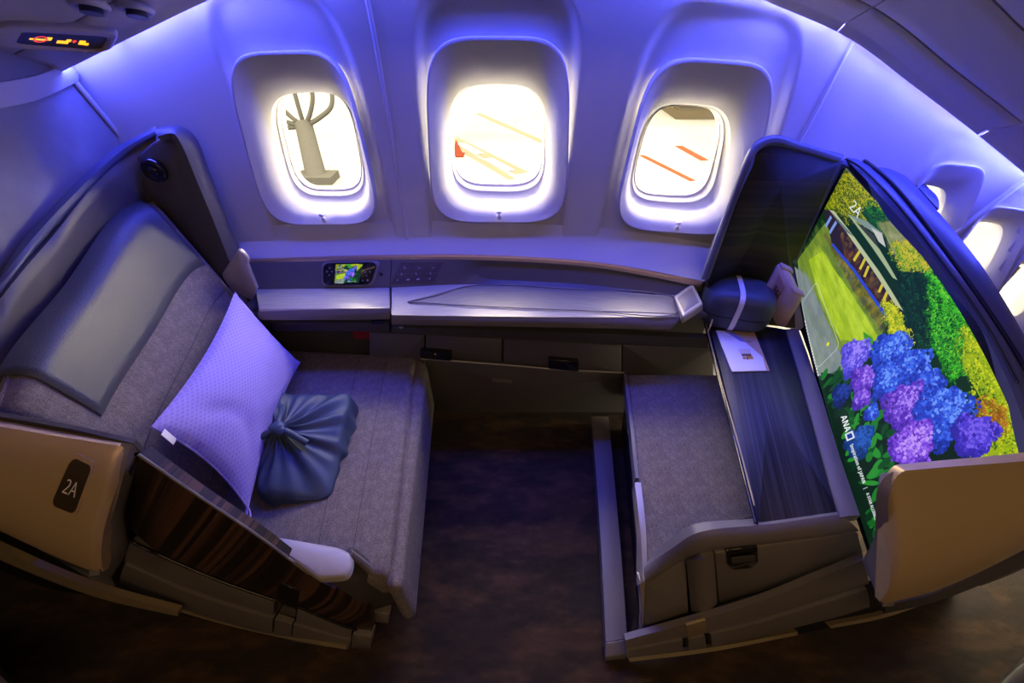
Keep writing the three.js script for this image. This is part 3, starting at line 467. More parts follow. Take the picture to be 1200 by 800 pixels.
{
  const top = [[-0.996,0.59,0.592], [-0.676,0.569,0.573], [-0.672,0.485,0.963], [-0.879,0.516,0.962]];
  const K = V([-0.857,0.601,0.779]);
  const bun = thing('cloth_bundle', 'navy satin cloth bundle tied in a knot on the seat cushion', 'bundle');
  // finer top cloth with pleats that run out from the knot
  const P = [], nr = 34, na = 160, C = top.map(V), lim = (a) => { let r = 0.02; for (; r < 0.5; r += 0.006) { const x = K.x + r * Math.cos(a), z = K.z + r * Math.sin(a); let ins = true; for (let i = 0; i < 4; i++) { const p = C[i], q = C[(i + 1) % 4]; if ((q.x - p.x) * (z - p.z) - (q.z - p.z) * (x - p.x) < 0) ins = false; } if (!ins) break; } return r; };
  const L = []; for (let i = 0; i <= na; i++) L.push(lim((i / na) * Math.PI * 2));
  const Ls = L.map((_, i) => { let s = 0; for (let k = -3; k <= 3; k++) s += L[(i + k + na) % na]; return s / 7; });
  const hb = (x, z) => { let s = 0, w = 0; C.forEach((p) => { const d = 1 / ((p.x - x) ** 2 + (p.z - z) ** 2 + 1e-3); s += d * p.y; w += d; }); return s / w; };
  for (let j = 0; j <= nr; j++) { P.push([]); for (let i = 0; i <= na; i++) {
    const a = (i / na) * Math.PI * 2, t = j / nr, R = Ls[i] + 0.012, r = Math.min(t * 1.25, 1) * R, over = Math.max(0, t * 1.25 - 1) / 0.25;
    const pl = Math.sin(a * 11 + 1.8 * Math.sin(a * 2 + 1)) + 0.7 * Math.sin(a * 19 + 1.1 * Math.sin(3 * a));
    const x = K.x + r * Math.cos(a), z = K.z + r * Math.sin(a), dome = 0.035 * Math.sqrt(Math.max(0, 1 - (r / R) ** 2));
    const y = lerp(hb(x, z) - 0.01, K.y - 0.03, Math.exp(-r * 16)) + dome + 0.010 * pl * smooth(0, 0.04, r) * Math.exp(-r * 3.4) + 0.012 * Math.exp(-r * 24);
    const out = 0.014 * Math.sin(Math.PI * over * 0.6) + 0.006 * pl * over;
    P[j].push(new THREE.Vector3(x + out * Math.cos(a), lerp(y, 0.462, over ** 1.3), z + out * Math.sin(a)));
  } }
  const cg = fromGrid(P, na, nr); cg.computeVertexNormals();
  part(bun, 'cloth', cg.toNonIndexed(), M.bundle);
  const kn = part(bun, 'knot', merge([ball([K.x, K.y + 0.016, K.z], 0.030, 0.020, 0.026, 24), ball([K.x + 0.018, K.y + 0.012, K.z + 0.012], 0.02, 0.016, 0.02, 18)]), M.bundle);
  for (const [da, len] of [[2.5, 0.12], [-1.9, 0.15], [0.35, 0.12]]) part(kn, 'cloth_tail', tube([[K.x, K.y + 0.012, K.z], [K.x + 0.05 * Math.cos(da), K.y + 0.008, K.z + 0.05 * Math.sin(da)], [K.x + len * Math.cos(da), K.y - 0.022, K.z + len * Math.sin(da)]], 0.012, 20, 10), M.bundle);
}

// ---------------------------------------------------------------- console under the windows
const con = thing('window_console', 'long console under the windows with a brushed champagne shelf and copper edge', 'console');
const trimA = [[-1.253,0.899,0.03],[-0.866,0.912,0.03],[-0.51,0.921,0.03],[-0.157,0.921,0.03],[0.393,0.893,0.05],[0.883,0.823,0.1]], trimB = [[-1.255,0.877,0.038],[-0.87,0.888,0.038],[-0.513,0.897,0.038],[-0.158,0.897,0.038],[0.395,0.868,0.058],[0.872,0.798,0.108]];
part(con, 'top_trim', ribbon(trimA, trimB, 0.012, 60, 5, (u, v) => 0.004 * Math.sin(Math.PI * v)), M.copper, 'brushed copper edge trim');
const sillA = [...trimA, [trimA[5][0] + 0.16, trimA[5][1] - 0.03, trimA[5][2]]];
single('trim_6', ribbon(sillA.map((p) => [p[0], p[1] + 0.14, -0.006]), sillA, 0.015, 60, 6, (u, v) => -0.012 * Math.sin(Math.PI * v)), M.wall, 'white sloping sill between side wall and console', 'trim', null, 'structure');
const bpA = [[-1.241,0.885,0.036],[-0.869,0.894,0.036],[-0.512,0.903,0.036],[-0.158,0.903,0.036],[0.395,0.874,0.056],[0.863,0.804,0.106]], bpB = [[-1.183,0.79,0.121],[-0.873,0.79,0.114],[-0.573,0.79,0.106],[-0.201,0.79,0.077],[0.32,0.78,0.098],[0.776,0.762,0.143]];
const bpBulge = (u, v) => -0.03 * smooth(0.55, 0.66, u) * Math.sin(Math.PI * v);
const bpAt = bandAt(bpA, bpB, bpBulge);
part(con, 'back_panel', ribbon(bpA, bpB, 0.015, 60, 8, bpBulge), M.shellGrey);
part(con, 'panel_joint', tube([[-0.529,0.943,0.118],[-0.546,0.874,0.118],[-0.565,0.797,0.118]], 0.0016, 12, 6), M.black);
part(con, 'shelf', plate([[-1.194,0.79,0.114],[-0.571,0.79,0.106],[-0.532,0.79,0.271],[-1.099,0.79,0.278]], 0.02, 0.004, [0, 0, 0.004, 0.004]), M.champagne);
const shelf = part(con, 'shelf', ribbon([[-0.563,0.79,0.099],[-0.202,0.79,0.069],[0.321,0.78,0.091],[0.778,0.762,0.136]], [[-0.512,0.79,0.321],[-0.145,0.788,0.328],[0.291,0.78,0.323],[0.727,0.762,0.296]], 0.02, 40, 6), M.champagne);
part(shelf, 'tray', ribbon([[-0.448,0.794,0.215],[-0.187,0.794,0.098],[0.278,0.785,0.113],[0.744,0.767,0.15]], [[-0.461,0.794,0.228],[-0.149,0.792,0.255],[0.297,0.784,0.276],[0.713,0.767,0.277]], 0.003, 40, 6), M.tray, 'brushed metal tray floor');
part(shelf, 'tray_lip', tube([[-0.459,0.797,0.232],[-0.346,0.797,0.182],[-0.187,0.797,0.099],[0.278,0.788,0.114],[0.746,0.77,0.155],[0.713,0.77,0.285],[0.296,0.787,0.283],[-0.149,0.795,0.262],[-0.459,0.797,0.232]], 0.003, 120, 6), M.taupe);
part(con, 'end_block', softBox([[0.723,0.8,0.193], [0.851,0.8,0.078], [0.835,0.8,0.253], [0.713,0.8,0.353], [0.749,0.745,0.153], [0.878,0.745,0.043], [0.861,0.745,0.227], [0.732,0.745,0.328]], 0.008, 3), M.champagnePlain);
part(con, 'end_block_inset', plate([[0.737,0.801,0.205],[0.831,0.802,0.121],[0.821,0.801,0.239],[0.732,0.801,0.316]], 0.004, 0.001, 0.006), M.taupe);
part(con, 'fascia', ribbon([[-1.102,0.787,0.273],[-0.816,0.787,0.273],[-0.533,0.787,0.27]], [[-1.118,0.735,0.284],[-0.828,0.735,0.284],[-0.542,0.735,0.278]], 0.02, 20, 4, (u, v) => 0.006 * Math.sin(Math.PI * v)), M.taupe);
part(con, 'fascia', ribbon([[-0.512,0.787,0.32],[-0.145,0.785,0.327],[0.292,0.777,0.322],[0.735,0.759,0.295]], [[-0.521,0.74,0.322],[-0.147,0.74,0.334],[0.295,0.73,0.333],[0.689,0.715,0.326]], 0.02, 40, 4, (u, v) => 0.006 * Math.sin(Math.PI * v)), M.taupe);
part(con, 'lower_lip', ribbon([[-1.093,0.695,0.25],[-0.558,0.695,0.25]], [[-1.104,0.637,0.24],[-0.572,0.637,0.24]], 0.03, 16, 4), M.taupeDark);
part(con, 'lower_lip', ribbon([[-0.551,0.67,0.25],[0,0.65,0.25],[0.92,0.604,0.25]], [[-0.563,0.622,0.24],[0,0.591,0.24],[0.946,0.532,0.24]], 0.03, 30, 4), M.taupeDark);
part(con, 'socket', plate([[-0.634,0.71,0.258],[-0.576,0.71,0.258],[-0.584,0.691,0.258],[-0.634,0.691,0.258]], 0.01, 0.001, 0.003), M.blackGloss);
part(con, 'latch', ball([-0.505,0.675,0.26], 0.012, 0.004, 0.006, 12), M.steel);
part(con, 'carcass', box(-1.30, 1.0, 0.0, 0.70, 0.0, 0.06), M.shellGrey);
part(con, 'niche_top', plate([[-1.25, 0.70, 0.04], [0.95, 0.70, 0.04], [0.95, 0.70, 0.22], [-1.25, 0.70, 0.22]], 0.02, 0.002, 0, new THREE.Vector3(0, 0, 0.1)), M.shellGrey);
for (const q of [[[-0.677,0.607,0.215],[-0.419,0.596,0.215],[-0.486,0.123,0.215],[-0.787,0.123,0.215]], [[-0.411,0.591,0.215],[-0.049,0.57,0.215],[-0.052,0.419,0.215],[-0.429,0.465,0.215]], [[-0.041,0.57,0.215],[0.533,0.527,0.215],[0.565,0.341,0.215],[-0.043,0.416,0.215]], [[0.544,0.524,0.205],[0.996,0.496,0.205],[1.12,0.112,0.205],[0.607,0.168,0.205]]]) part(con, 'cabinet_panel', plate(q, 0.03, 0.003, 0.004), M.shellGrey);
part(con, 'cabinet_door', plate([[-0.444,0.419,0.19],[-0.044,0.372,0.19],[0.635,0.284,0.19],[0.728,-0.07,0.19],[-0.512,-0.07,0.19]], 0.03, 0.003, 0.004), M.shellGrey);
part(con, 'door_pull', plate([[-0.104,0.279,0.197],[0,0.266,0.197],[0,0.246,0.197],[-0.105,0.259,0.197]], 0.01, 0.001, 0.002), M.taupe);
part(con, 'rail', tube([[-0.452,0.461,0.235],[-0.305,0.446,0.235],[0,0.414,0.235],[0.259,0.384,0.235],[0.57,0.363,0.235]], 0.005, 40, 8), M.steel, 'thin polished rail');
for (const q of [[[-0.446,0.517,0.242],[-0.295,0.501,0.242],[-0.3,0.45,0.242],[-0.454,0.467,0.242]], [[0.181,0.461,0.242],[0.33,0.444,0.242],[0.337,0.379,0.242],[0.185,0.397,0.242]]]) part(con, 'rail_bracket', plate(q, 0.03, 0.003, 0.004), M.blackGloss);
part(con, 'bracket_screw', ball([-0.374,0.498,0.245], 0.006, 0.006, 0.004, 12), M.gold);
{
  const c = document.createElement('canvas'); c.width = 384; c.height = 220; const x = c.getContext('2d');
  x.fillStyle = '#3b3744'; x.fillRect(0, 0, 384, 220); x.strokeStyle = '#565264'; x.lineWidth = 3; x.strokeRect(4, 4, 376, 212); x.strokeStyle = '#8f8ca4'; x.fillStyle = '#a9a6bd';
  [[60, 55], [190, 55], [318, 55]].forEach(([a, b], i) => { x.beginPath(); x.ellipse(a, b, 40, 26, 0, 0, 7); x.lineWidth = 2; x.strokeStyle = '#5d5970'; x.stroke(); x.strokeStyle = '#a9a6bd'; x.lineWidth = 5; x.beginPath(); x.moveTo(a - 14, b - 14 + i * 10); x.lineTo(a - 4, b + 8); x.lineTo(a + 16, b + 8); x.stroke(); });
  [[60, 122], [190, 122], [318, 122]].forEach(([a, b]) => { x.beginPath(); x.moveTo(a - 9, b - 12); x.lineTo(a - 3, b + 8); x.lineTo(a + 14, b + 8); x.lineWidth = 5; x.stroke(); for (const s of [-36, 36]) { x.beginPath(); x.arc(a + s, b, 3, 0, 7); x.fill(); } });
  [[48, 184, 8], [140, 184, 26], [228, 184, 26], [330, 184, 12]].forEach(([a, b, w]) => x.fillRect(a - w / 2, b - 8, w, 16));
  const t = new THREE.CanvasTexture(c); t.colorSpace = THREE.SRGBColorSpace;
  const q = [[0.404, 0.13], [0.516, 0.13], [0.512, 0.86], [0.400, 0.86]].map(([u, v]) => bpAt(u, v, 0.003).toArray());
  const kp = part(con, 'control_panel', plate(q, 0.006, 0.0015, 0.004), M.taupeDark);
  part(kp, 'control_keys', face(q, 0, 0.0006), mat([1, 1, 1], 0.4, { map: t }), 'dark keypad with pale seat icons');
}
single('literature', box(-0.80, -0.70, 0.50, 0.60, 0.10, 0.13), mat([0.30, 0.02, 0.015], 0.6), 'red leaflet standing in the niche under the console', 'leaflet');
single('literature', box(-0.80, -0.73, 0.50, 0.66, 0.07, 0.09), mat([0.05, 0.05, 0.05], 0.6), 'dark leaflet behind the red one in the console niche', 'leaflet');

// ---------------------------------------------------------------- picture shown on the monitor: a garden with hydrangeas by a house
const SW = 1600, SH = 600, pic = document.createElement('canvas'); pic.width = SW; pic.height = SH;
{
  const c = pic.getContext('2d'), at = (p) => [p[0] * SW, p[1] * SH];
  const fill = (col, pts) => { c.fillStyle = col; c.beginPath(); pts.forEach((p, i) => { const [x, y] = at(p); i ? c.lineTo(x, y) : c.moveTo(x, y); }); c.closePath(); c.fill(); };
  const inside = (pts, x, y) => { let s = false; for (let i = 0, j = pts.length - 1; i < pts.length; j = i++) { const [xi, yi] = at(pts[i]), [xj, yj] = at(pts[j]); if ((yi > y) !== (yj > y) && x < ((xj - xi) * (y - yi)) / (yj - yi) + xi) s = !s; } return s; };
  const bright = (h) => parseInt(h.slice(1, 3), 16) + 1.4 * parseInt(h.slice(3, 5), 16) + parseInt(h.slice(5), 16);
  const dabs = (pts, cols, n, r0, r1) => {                    // leaves in clumps, the lighter ones printed at the top of each clump
    let a = 1e9, b = -1e9, e = 1e9, f = -1e9; for (const p of pts) { const [x, y] = at(p); a = Math.min(a, x); b = Math.max(b, x); e = Math.min(e, y); f = Math.max(f, y); }
    const S = cols.slice().sort((p, q) => bright(p) - bright(q)), m = S.length;
    for (let i = 0; i < n * 0.5; i++) {
      const x = lerp(a, b, rnd()), y = lerp(e, f, rnd()), R = lerp(r0, r1, rnd()) * 1.9; if (!inside(pts, x + 46 * (rnd() - 0.5), y + 46 * (rnd() - 0.5))) continue;
      for (let k = 0; k < 22; k++) { const t = rnd() * 6.283, d = Math.sqrt(rnd()) * R, v = 0.5 - 0.42 * Math.sin(t) * (d / R) + 0.35 * (rnd() - 0.5); c.fillStyle = S[clamp(Math.floor(v * m), 0, m - 1)]; c.beginPath(); c.ellipse(x + d * Math.cos(t) * 1.2, y + d * Math.sin(t), lerp(r0, r1, rnd()) * 0.34, lerp(r0, r1, rnd()) * 0.22, rnd() * 3, 0, 7); c.fill(); }
    }
  };
  const strokes = (pts, cols, n, l0, l1) => {                 // soft sideways strokes for water and lawn
    let a = 1e9, b = -1e9, e = 1e9, f = -1e9; for (const p of pts) { const [x, y] = at(p); a = Math.min(a, x); b = Math.max(b, x); e = Math.min(e, y); f = Math.max(f, y); }
    c.globalAlpha = 0.22; for (let i = 0; i < n; i++) { const x = lerp(a, b, rnd()), y = lerp(e, f, rnd()); if (!inside(pts, x, y)) continue; c.fillStyle = cols[Math.floor(rnd() * cols.length)]; c.beginPath(); c.ellipse(x, y, lerp(l0, l1, rnd()), lerp(6, 16, rnd()), 0, 0, 7); c.fill(); } c.globalAlpha = 1;
  };
  c.fillStyle = '#10301a'; c.fillRect(0, 0, SW, SH);
  // upper trees
  const treeL = [[0,0],[0.087,0],[0.171,0],[0.175,0.083],[0.142,0.175],[0.071,0.258],[0,0.383]];
  fill('#4b5a10', treeL); dabs(treeL, ['#9aa814', '#c3b91c', '#6f8a14', '#3a4a12', '#d2b52a', '#20300f'], 900, 4, 12);
  const dkTree = [[0.113,0.133],[0.129,0.033],[0.188,0],[0.204,0.058],[0.167,0.133]]; fill('#17472a', dkTree); dabs(dkTree, ['#1c5a2c', '#2f8a2c', '#123a26'], 120, 6, 14);
  const mist = [[0.175,0.083],[0.2,0],[0.342,0],[0.333,0.125],[0.254,0.117]]; fill('#8a9060', mist); strokes(mist, ['#9aa070', '#6d7a44', '#b4b58a', '#5f7038'], 240, 12, 34);
  const bush = [[0.246,0.092],[0.283,0],[0.388,0],[0.383,0.083],[0.325,0.142]]; fill('#5f8a1e', bush); dabs(bush, ['#c9b62a', '#9ab02a', '#3f8a1e', '#e0c63a'], 300, 5, 12);
  const dark = [[0.312,0.175],[0.396,0],[0.483,0.042],[0.567,0.217],[0.5,0.342],[0.412,0.308]]; fill('#0d2a20', dark); dabs(dark, ['#123f26', '#0c2a24', '#1c5a34', '#0a1c1a'], 300, 6, 16);
  const green = [[0.375,0.033],[0.412,0],[0.571,0],[0.629,0.092],[0.629,0.225],[0.529,0.217]]; fill('#1f7a1c', green); dabs(green, ['#35b51f', '#2a8a1c', '#5fce2a', '#0f4a14', '#0a3012', '#7ad436'], 600, 5, 12);
  const lime = [[0.537,0.017],[0.592,0],[0.8,0],[1,0.067],[0.812,0.375],[0.692,0.108],[0.617,0.125]]; fill('#9ab010', lime); dabs(lime, ['#d3d81a', '#a9c414', '#7aa012', '#e3e02a', '#4a7010', '#2f5a10'], 900, 5, 13);
  const rust = [[0.688,0.125],[0.725,0.033],[0.762,0.05],[0.746,0.15]]; dabs(rust, ['#b06a1a', '#8a5a14', '#c98a20', '#6a4a14'], 160, 5, 12);
  // pond, lawn and reflections
  const water = [[0,0.933],[0.029,0.442],[0.221,0.4],[0.404,0.392],[0.429,0.492],[0.408,0.808],[0.367,1],[0.183,1]]; fill('#6f8a2a', water); strokes(water, ['#7f9a2c', '#4f6a2c', '#93a83a', '#5a7038'], 500, 20, 60);
  const grey = [[0,1],[0.075,0.85],[0.188,0.8],[0.312,0.775],[0.421,0.775],[0.375,0.992]]; fill('#7f8a90', grey); strokes(grey, ['#95a0a0', '#6a7880', '#7a8a70', '#8a9c8a'], 300, 20, 60);
  const lawn = [[0.046,0.775],[0.075,0.592],[0.237,0.517],[0.425,0.483],[0.396,0.6],[0.333,0.733],[0.175,0.775]]; fill('#a6c41e', lawn); strokes(lawn, ['#c4de34', '#9ab81c', '#d2e64c', '#8aaa1c'], 420, 25, 70);
  const refl = [[0.037,0.508],[0.108,0.442],[0.254,0.4],[0.408,0.375],[0.412,0.442],[0.246,0.492]]; fill('#6d6a22', refl); strokes(refl, ['#b0a020', '#3a4a24', '#8a7a20', '#5a6a8a', '#2a3424'], 500, 6, 18);
  // the house: body, long roofs, verandah
  fill('#2a2230', [[0,0.392],[0.029,0.317],[0.404,0.283],[0.417,0.358],[0.25,0.408],[0.087,0.475]]);
  const body = [[0.083,0.342],[0.15,0.317],[0.342,0.3],[0.388,0.308],[0.375,0.375],[0.154,0.425]]; strokes(body, ['#5a2f1c', '#7a4220', '#1f1824', '#b0a030', '#2a2030'], 400, 5, 14);
  for (const [p, q] of [[[0.037,0.458],[0.037,0.358]], [[0.062,0.45],[0.062,0.342]], [[0.183,0.383],[0.179,0.292]], [[0.217,0.375],[0.208,0.3]], [[0.246,0.375],[0.233,0.308]], [[0.317,0.342],[0.304,0.275]], [[0.346,0.342],[0.333,0.283]]]) { const [x, y] = at(p), [X, Y] = at(q); c.strokeStyle = x < 260 ? '#7f9ae0' : '#d6c234'; c.lineWidth = 15; c.beginPath(); c.moveTo(x, y); c.lineTo(X, Y); c.stroke(); }
  const bl = [[0.092,0.475],[0.2,0.417],[0.396,0.375]]; c.strokeStyle = '#2f4ad0'; c.lineWidth = 12; c.beginPath(); bl.forEach((p, i) => { const [x, y] = at(p); i ? c.lineTo(x, y) : c.moveTo(x, y); }); c.stroke();
  fill('#b9c39a', [[0.017,0.342],[0.037,0.308],[0.138,0.283],[0.271,0.267],[0.412,0.267],[0.383,0.292],[0.237,0.3],[0.108,0.317]]);
  fill('#6a7a7a', [[0.017,0.342],[0.062,0.317],[0.138,0.283],[0.108,0.317]]);
  fill('#a4b58c', [[0.079,0.225],[0.108,0.2],[0.225,0.183],[0.333,0.2],[0.317,0.217],[0.204,0.217]]);
  fill('#7f9490', [[0.079,0.225],[0.138,0.142],[0.204,0.1],[0.196,0.133],[0.138,0.183]]); fill('#c9c9c4', [[0.163,0.142],[0.2,0.108],[0.237,0.142],[0.208,0.158]]);
  fill('#3a4040', [[0.113,0.208],[0.183,0.158],[0.225,0.183],[0.154,0.2]]);
  // yellow shrub and leaf in front of the house
  const shrub = [[0.346,0.342],[0.375,0.3],[0.438,0.3],[0.5,0.342],[0.492,0.392],[0.433,0.4]]; fill('#7a9a18', shrub); dabs(shrub, ['#d6d418', '#b0b818', '#5f8a18', '#e6de30'], 240, 5, 11);
  fill('#3f9a20', [[0.371,0.558],[0.408,0.517],[0.446,0.542],[0.417,0.592]]);
  // dark undergrowth with leaves
  const under = [[0.371,0.967],[0.438,0.792],[0.533,0.483],[0.713,0.283],[0.8,0.267],[0.917,0.883],[0.9,1],[0.637,1]]; fill('#0b2412', under);
  for (let i = 0; i < 240; i++) { const p = [lerp(0.36, 1.0, rnd()), lerp(0.50, 0.95, rnd())], [x, y] = at(p); if (!inside(under, x, y)) continue; c.fillStyle = ['#0f4a1c', '#15601f', '#1f7a26', '#0b3018', '#2a8f2c'][Math.floor(rnd() * 5)]; c.beginPath(); c.ellipse(x, y, lerp(18, 40, rnd()), lerp(8, 18, rnd()), rnd() * 3, 0, 7); c.fill(); }
  const bloom = (p, r, cols) => {                             // a ball of florets: the darker tones of the print lie to its edge
    const [x, y] = at(p); c.fillStyle = cols[0]; c.beginPath(); c.arc(x, y, r * 0.86, 0, 7); c.fill();
    const sorted = cols.slice().sort((a, b) => parseInt(a.slice(1, 3), 16) + parseInt(a.slice(3, 5), 16) + parseInt(a.slice(5), 16) - parseInt(b.slice(1, 3), 16) - parseInt(b.slice(3, 5), 16) - parseInt(b.slice(5), 16)), m = sorted.length;
    for (let i = 0; i < r * 9; i++) { const a = rnd() * 6.283, d = Math.sqrt(rnd()) * r * (1.0 + 0.16 * Math.sin(a * 3 + x) + 0.08 * Math.sin(a * 7 + y)), X = x + d * Math.cos(a), Y = y + d * Math.sin(a), s = lerp(2.6, 5, rnd()), k = 0.74 - 0.36 * (d / r) ** 2 - 0.22 * Math.sin(a) * (d / r) - 0.10 * Math.cos(a) * (d / r) + 0.30 * (noise(X / 16, Y / 16) - 0.5); c.fillStyle = sorted[clamp(Math.floor((k + 0.6 * (rnd() - 0.5)) * m), 0, m - 1)]; for (let q = 0; q < 4; q++) { c.beginPath(); c.arc(X + s * 0.8 * Math.cos(q * 1.57 + a), Y + s * 0.8 * Math.sin(q * 1.57 + a), s * 0.75, 0, 7); c.fill(); } }
  };
  const B = ['#1f36a8', '#2b4fd6', '#3f6af0', '#2a3fc4', '#6f9aff', '#1c2f9a'], P = ['#4a2aa8', '#6a3fd0', '#8a5fe6', '#5a33c0', '#b08aff', '#3a2496'], D = ['#12246a', '#1a3486', '#2444a8', '#101f5a'];
  bloom([0.475,0.867], 46, D); bloom([0.621,0.85], 62, ['#123070', '#1a459a', '#2a5fc0', '#12346f']);
  bloom([0.412,0.683], 74, ['#3a3ab8', '#5a4fe0', '#7a6af0', '#4a3fd0', '#a08aff']); bloom([0.487,0.683], 62, P); bloom([0.525,0.742], 40, P);
  bloom([0.475,0.467], 84, B); bloom([0.55,0.4], 84, B); bloom([0.533,0.542], 70, B); bloom([0.6,0.35], 66, B);
  bloom([0.613,0.508], 86, P); bloom([0.679,0.333], 104, B); bloom([0.746,0.217], 70, ['#3a2ab0', '#4f3fd6', '#2f2aa0', '#7a5ff0']); bloom([0.704,0.55], 84, ['#5a2fb8', '#7a45e0', '#9a6af0', '#4a28a8', '#c49aff']); bloom([0.575,0.708], 30, B);
  // overlay graphics and lettering
  c.strokeStyle = 'rgba(230,235,240,.55)'; c.lineWidth = 4; { const [x, y] = at([0.121,0.925]), [X, Y] = at([0.35,0.808]); c.beginPath(); c.roundRect(Math.min(x, X), Math.min(y, Y) - 30, Math.abs(X - x), Math.abs(Y - y) + 70, 24); c.stroke(); }
  { const [x, y] = at([0.312,0.842]); c.fillStyle = '#e6e32a'; c.beginPath(); c.arc(x, y, 9, 0, 7); c.fill(); }
  c.fillStyle = '#f2f4f6';
  { const [x, y] = at([0.175,1]), [X] = at([0.367,0.925]); for (let t = x; t < X; t += 17) c.fillRect(t, y - 8 + 5 * rnd(), 11, lerp(8, 18, rnd())); }
  c.font = '58px sans-serif'; c.textBaseline = 'middle'; c.textAlign = 'center'; { const [x, y] = at([0.092,0.15]); c.fillText('2A', x, y); }
  c.textAlign = 'left';
  { const [x, y] = at([0.529,0.9]), yy = clamp(y, 0, SH - 62); c.font = 'bold italic 36px sans-serif'; c.fillText('ANA', x, yy); const w = c.measureText('ANA').width; c.fillStyle = '#dfe6f5'; c.beginPath(); c.moveTo(x + w + 12, yy - 18); c.lineTo(x + w + 46, yy - 18); c.lineTo(x + w + 38, yy + 18); c.lineTo(x + w + 4, yy + 18); c.closePath(); c.fill(); c.fillStyle = '#1c3a9a'; c.beginPath(); c.moveTo(x + w + 18, yy - 11); c.lineTo(x + w + 38, yy - 11); c.lineTo(x + w + 32, yy + 11); c.lineTo(x + w + 12, yy + 11); c.closePath(); c.fill();
    c.fillStyle = '#eef2f4'; c.font = 'bold 19px sans-serif'; c.fillText('Inspiration of JAPAN', x + w + 62, yy + 4); const w2 = c.measureText('Inspiration of JAPAN').width; c.fillText('|', x + w + 62 + w2 + 16, yy + 4); c.font = 'bold 16px sans-serif'; c.fillText('A STAR ALLIANCE MEMBER', x + w + 62 + w2 + 44, yy + 4); }
}
const picT = new THREE.CanvasTexture(pic); picT.colorSpace = THREE.SRGBColorSpace;
const screenM = (k) => mat([0.01, 0.01, 0.01], 0.55, { specularIntensity: 0.2, emissive: lin(1, 1, 1), emissiveMap: picT, emissiveIntensity: k });

// handset in its cradle on the console
{
  const at = (u0, u1, v0, v1, lift) => [[u0, v0], [u1, v0], [u1, v1], [u0, v1]].map(([u, v]) => bpAt(u, v, lift).toArray());
  part(con, 'handset_cradle', plate(at(0.193, 0.350, 0.06, 0.94, 0.004), 0.006, 0.002, 0.03), M.taupe);
  const h = thing('handset', 'black handset with a small lit screen, docked in the console back panel', 'remote control');
  part(h, 'body', plate(at(0.200, 0.343, 0.11, 0.89, 0.016), 0.012, 0.004, 0.03), M.blackGloss);
  part(h, 'display', face(at(0.235, 0.308, 0.17, 0.83, 0.0175)), screenM(1.0), 'small lit garden picture');
  for (const [u, v] of [[0.219, 0.3], [0.219, 0.54], [0.212, 0.42], [0.226, 0.42], [0.325, 0.33], [0.325, 0.57], [0.318, 0.45], [0.332, 0.45], [0.318, 0.74], [0.332, 0.74]]) { const p = bpAt(u, v, 0.017); part(h, 'button', ball(p.toArray(), 0.0045, 0.0045, 0.003, 10), M.taupe); }
  const p = bpAt(0.362, 0.52, 0.002); part(con, 'jack', ball(p.toArray(), 0.008, 0.009, 0.006, 14), M.black);
}

// ---------------------------------------------------------------- monitor and wing panel
const scTop = [[1.329,1.302,0.032],[1.414,1.187,0.269],[1.451,1.092,0.502],[1.452,0.989,0.754],[1.428,0.859,1.03],[1.399,0.758,1.194]], scLow = [[1.307,0.873,0.054],[1.266,0.733,0.343],[1.227,0.643,0.585],[1.184,0.567,0.833],[1.161,0.498,1.038],[1.152,0.432,1.204]];
const scA = curve(scTop), scB = curve(scLow), scAt = (u, v) => scA(u).lerp(scB(u), v);
const mon = thing('monitor', 'large monitor showing a garden with blue hydrangeas', 'monitor');
const ext = (u, v, d) => { const q = scAt(clamp(u, 0, 1), clamp(v, 0, 1)), a = scAt(0, clamp(v, 0, 1)), b = scAt(0.02, clamp(v, 0, 1)); if (u < 0) q.addScaledVector(a.sub(b), -u / 0.02); const w = scA(clamp(u, 0, 1)).sub(scB(clamp(u, 0, 1))); if (v < 0) q.addScaledVector(w, -v); if (v > 1) q.addScaledVector(w, 1 - v); return q.add(new THREE.Vector3(d, -d * 0.25, 0)); };
part(mon, 'screen', sheet((u, v) => scAt(u, v), 60, 24, 0.004, null, INSIDE, true), screenM(0.95), 'lit picture of a garden, house and hydrangeas');
part(mon, 'bezel', sheet((u, v) => ext(lerp(-0.035, 1, u), lerp(-0.045, 1.04, v), 0.008), 60, 24, 0.05), M.blackGloss);
part(mon, 'frame', ribbon([[1.313,1.317,0.007],[1.357,1.297,0.06],[1.389,1.243,0.204],[1.435,1.163,0.382],[1.472,1.032,0.688],[1.446,0.94,0.912],[1.414,0.858,1.079]], [[1.346,1.339,-0.03],[1.387,1.325,0.013],[1.432,1.283,0.128],[1.494,1.171,0.357],[1.526,1.026,0.693],[1.524,0.961,0.846],[1.492,0.888,1.017]], 0.06, 60, 6, (u, v) => 0.012 * Math.sin(Math.PI * v)), M.housing);
part(mon, 'rear_housing', ribbon([[1.402,1.326,-0.031],[1.456,1.285,0.083],[1.535,1.163,0.32],[1.568,1.014,0.66],[1.568,0.947,0.821],[1.539,0.869,0.997]], [[1.435,1.335,-0.057],[1.484,1.322,0.003],[1.536,1.29,0.079],[1.599,1.194,0.27],[1.628,1.108,0.465],[1.631,1.017,0.664],[1.629,0.954,0.79],[1.593,0.872,0.975]], 0.08, 60, 6, (u, v) => 0.006 * Math.sin(Math.PI * v)), M.housing);
part(mon, 'rear_housing', ribbon([[1.49,1.318,-0.012],[1.555,1.286,0.057],[1.62,1.206,0.211]], [[1.51,1.324,-0.036],[1.594,1.293,0.027],[1.64,1.238,0.147]], 0.04, 20, 4, (u, v) => 0.006 * Math.sin(Math.PI * v)), M.housing);
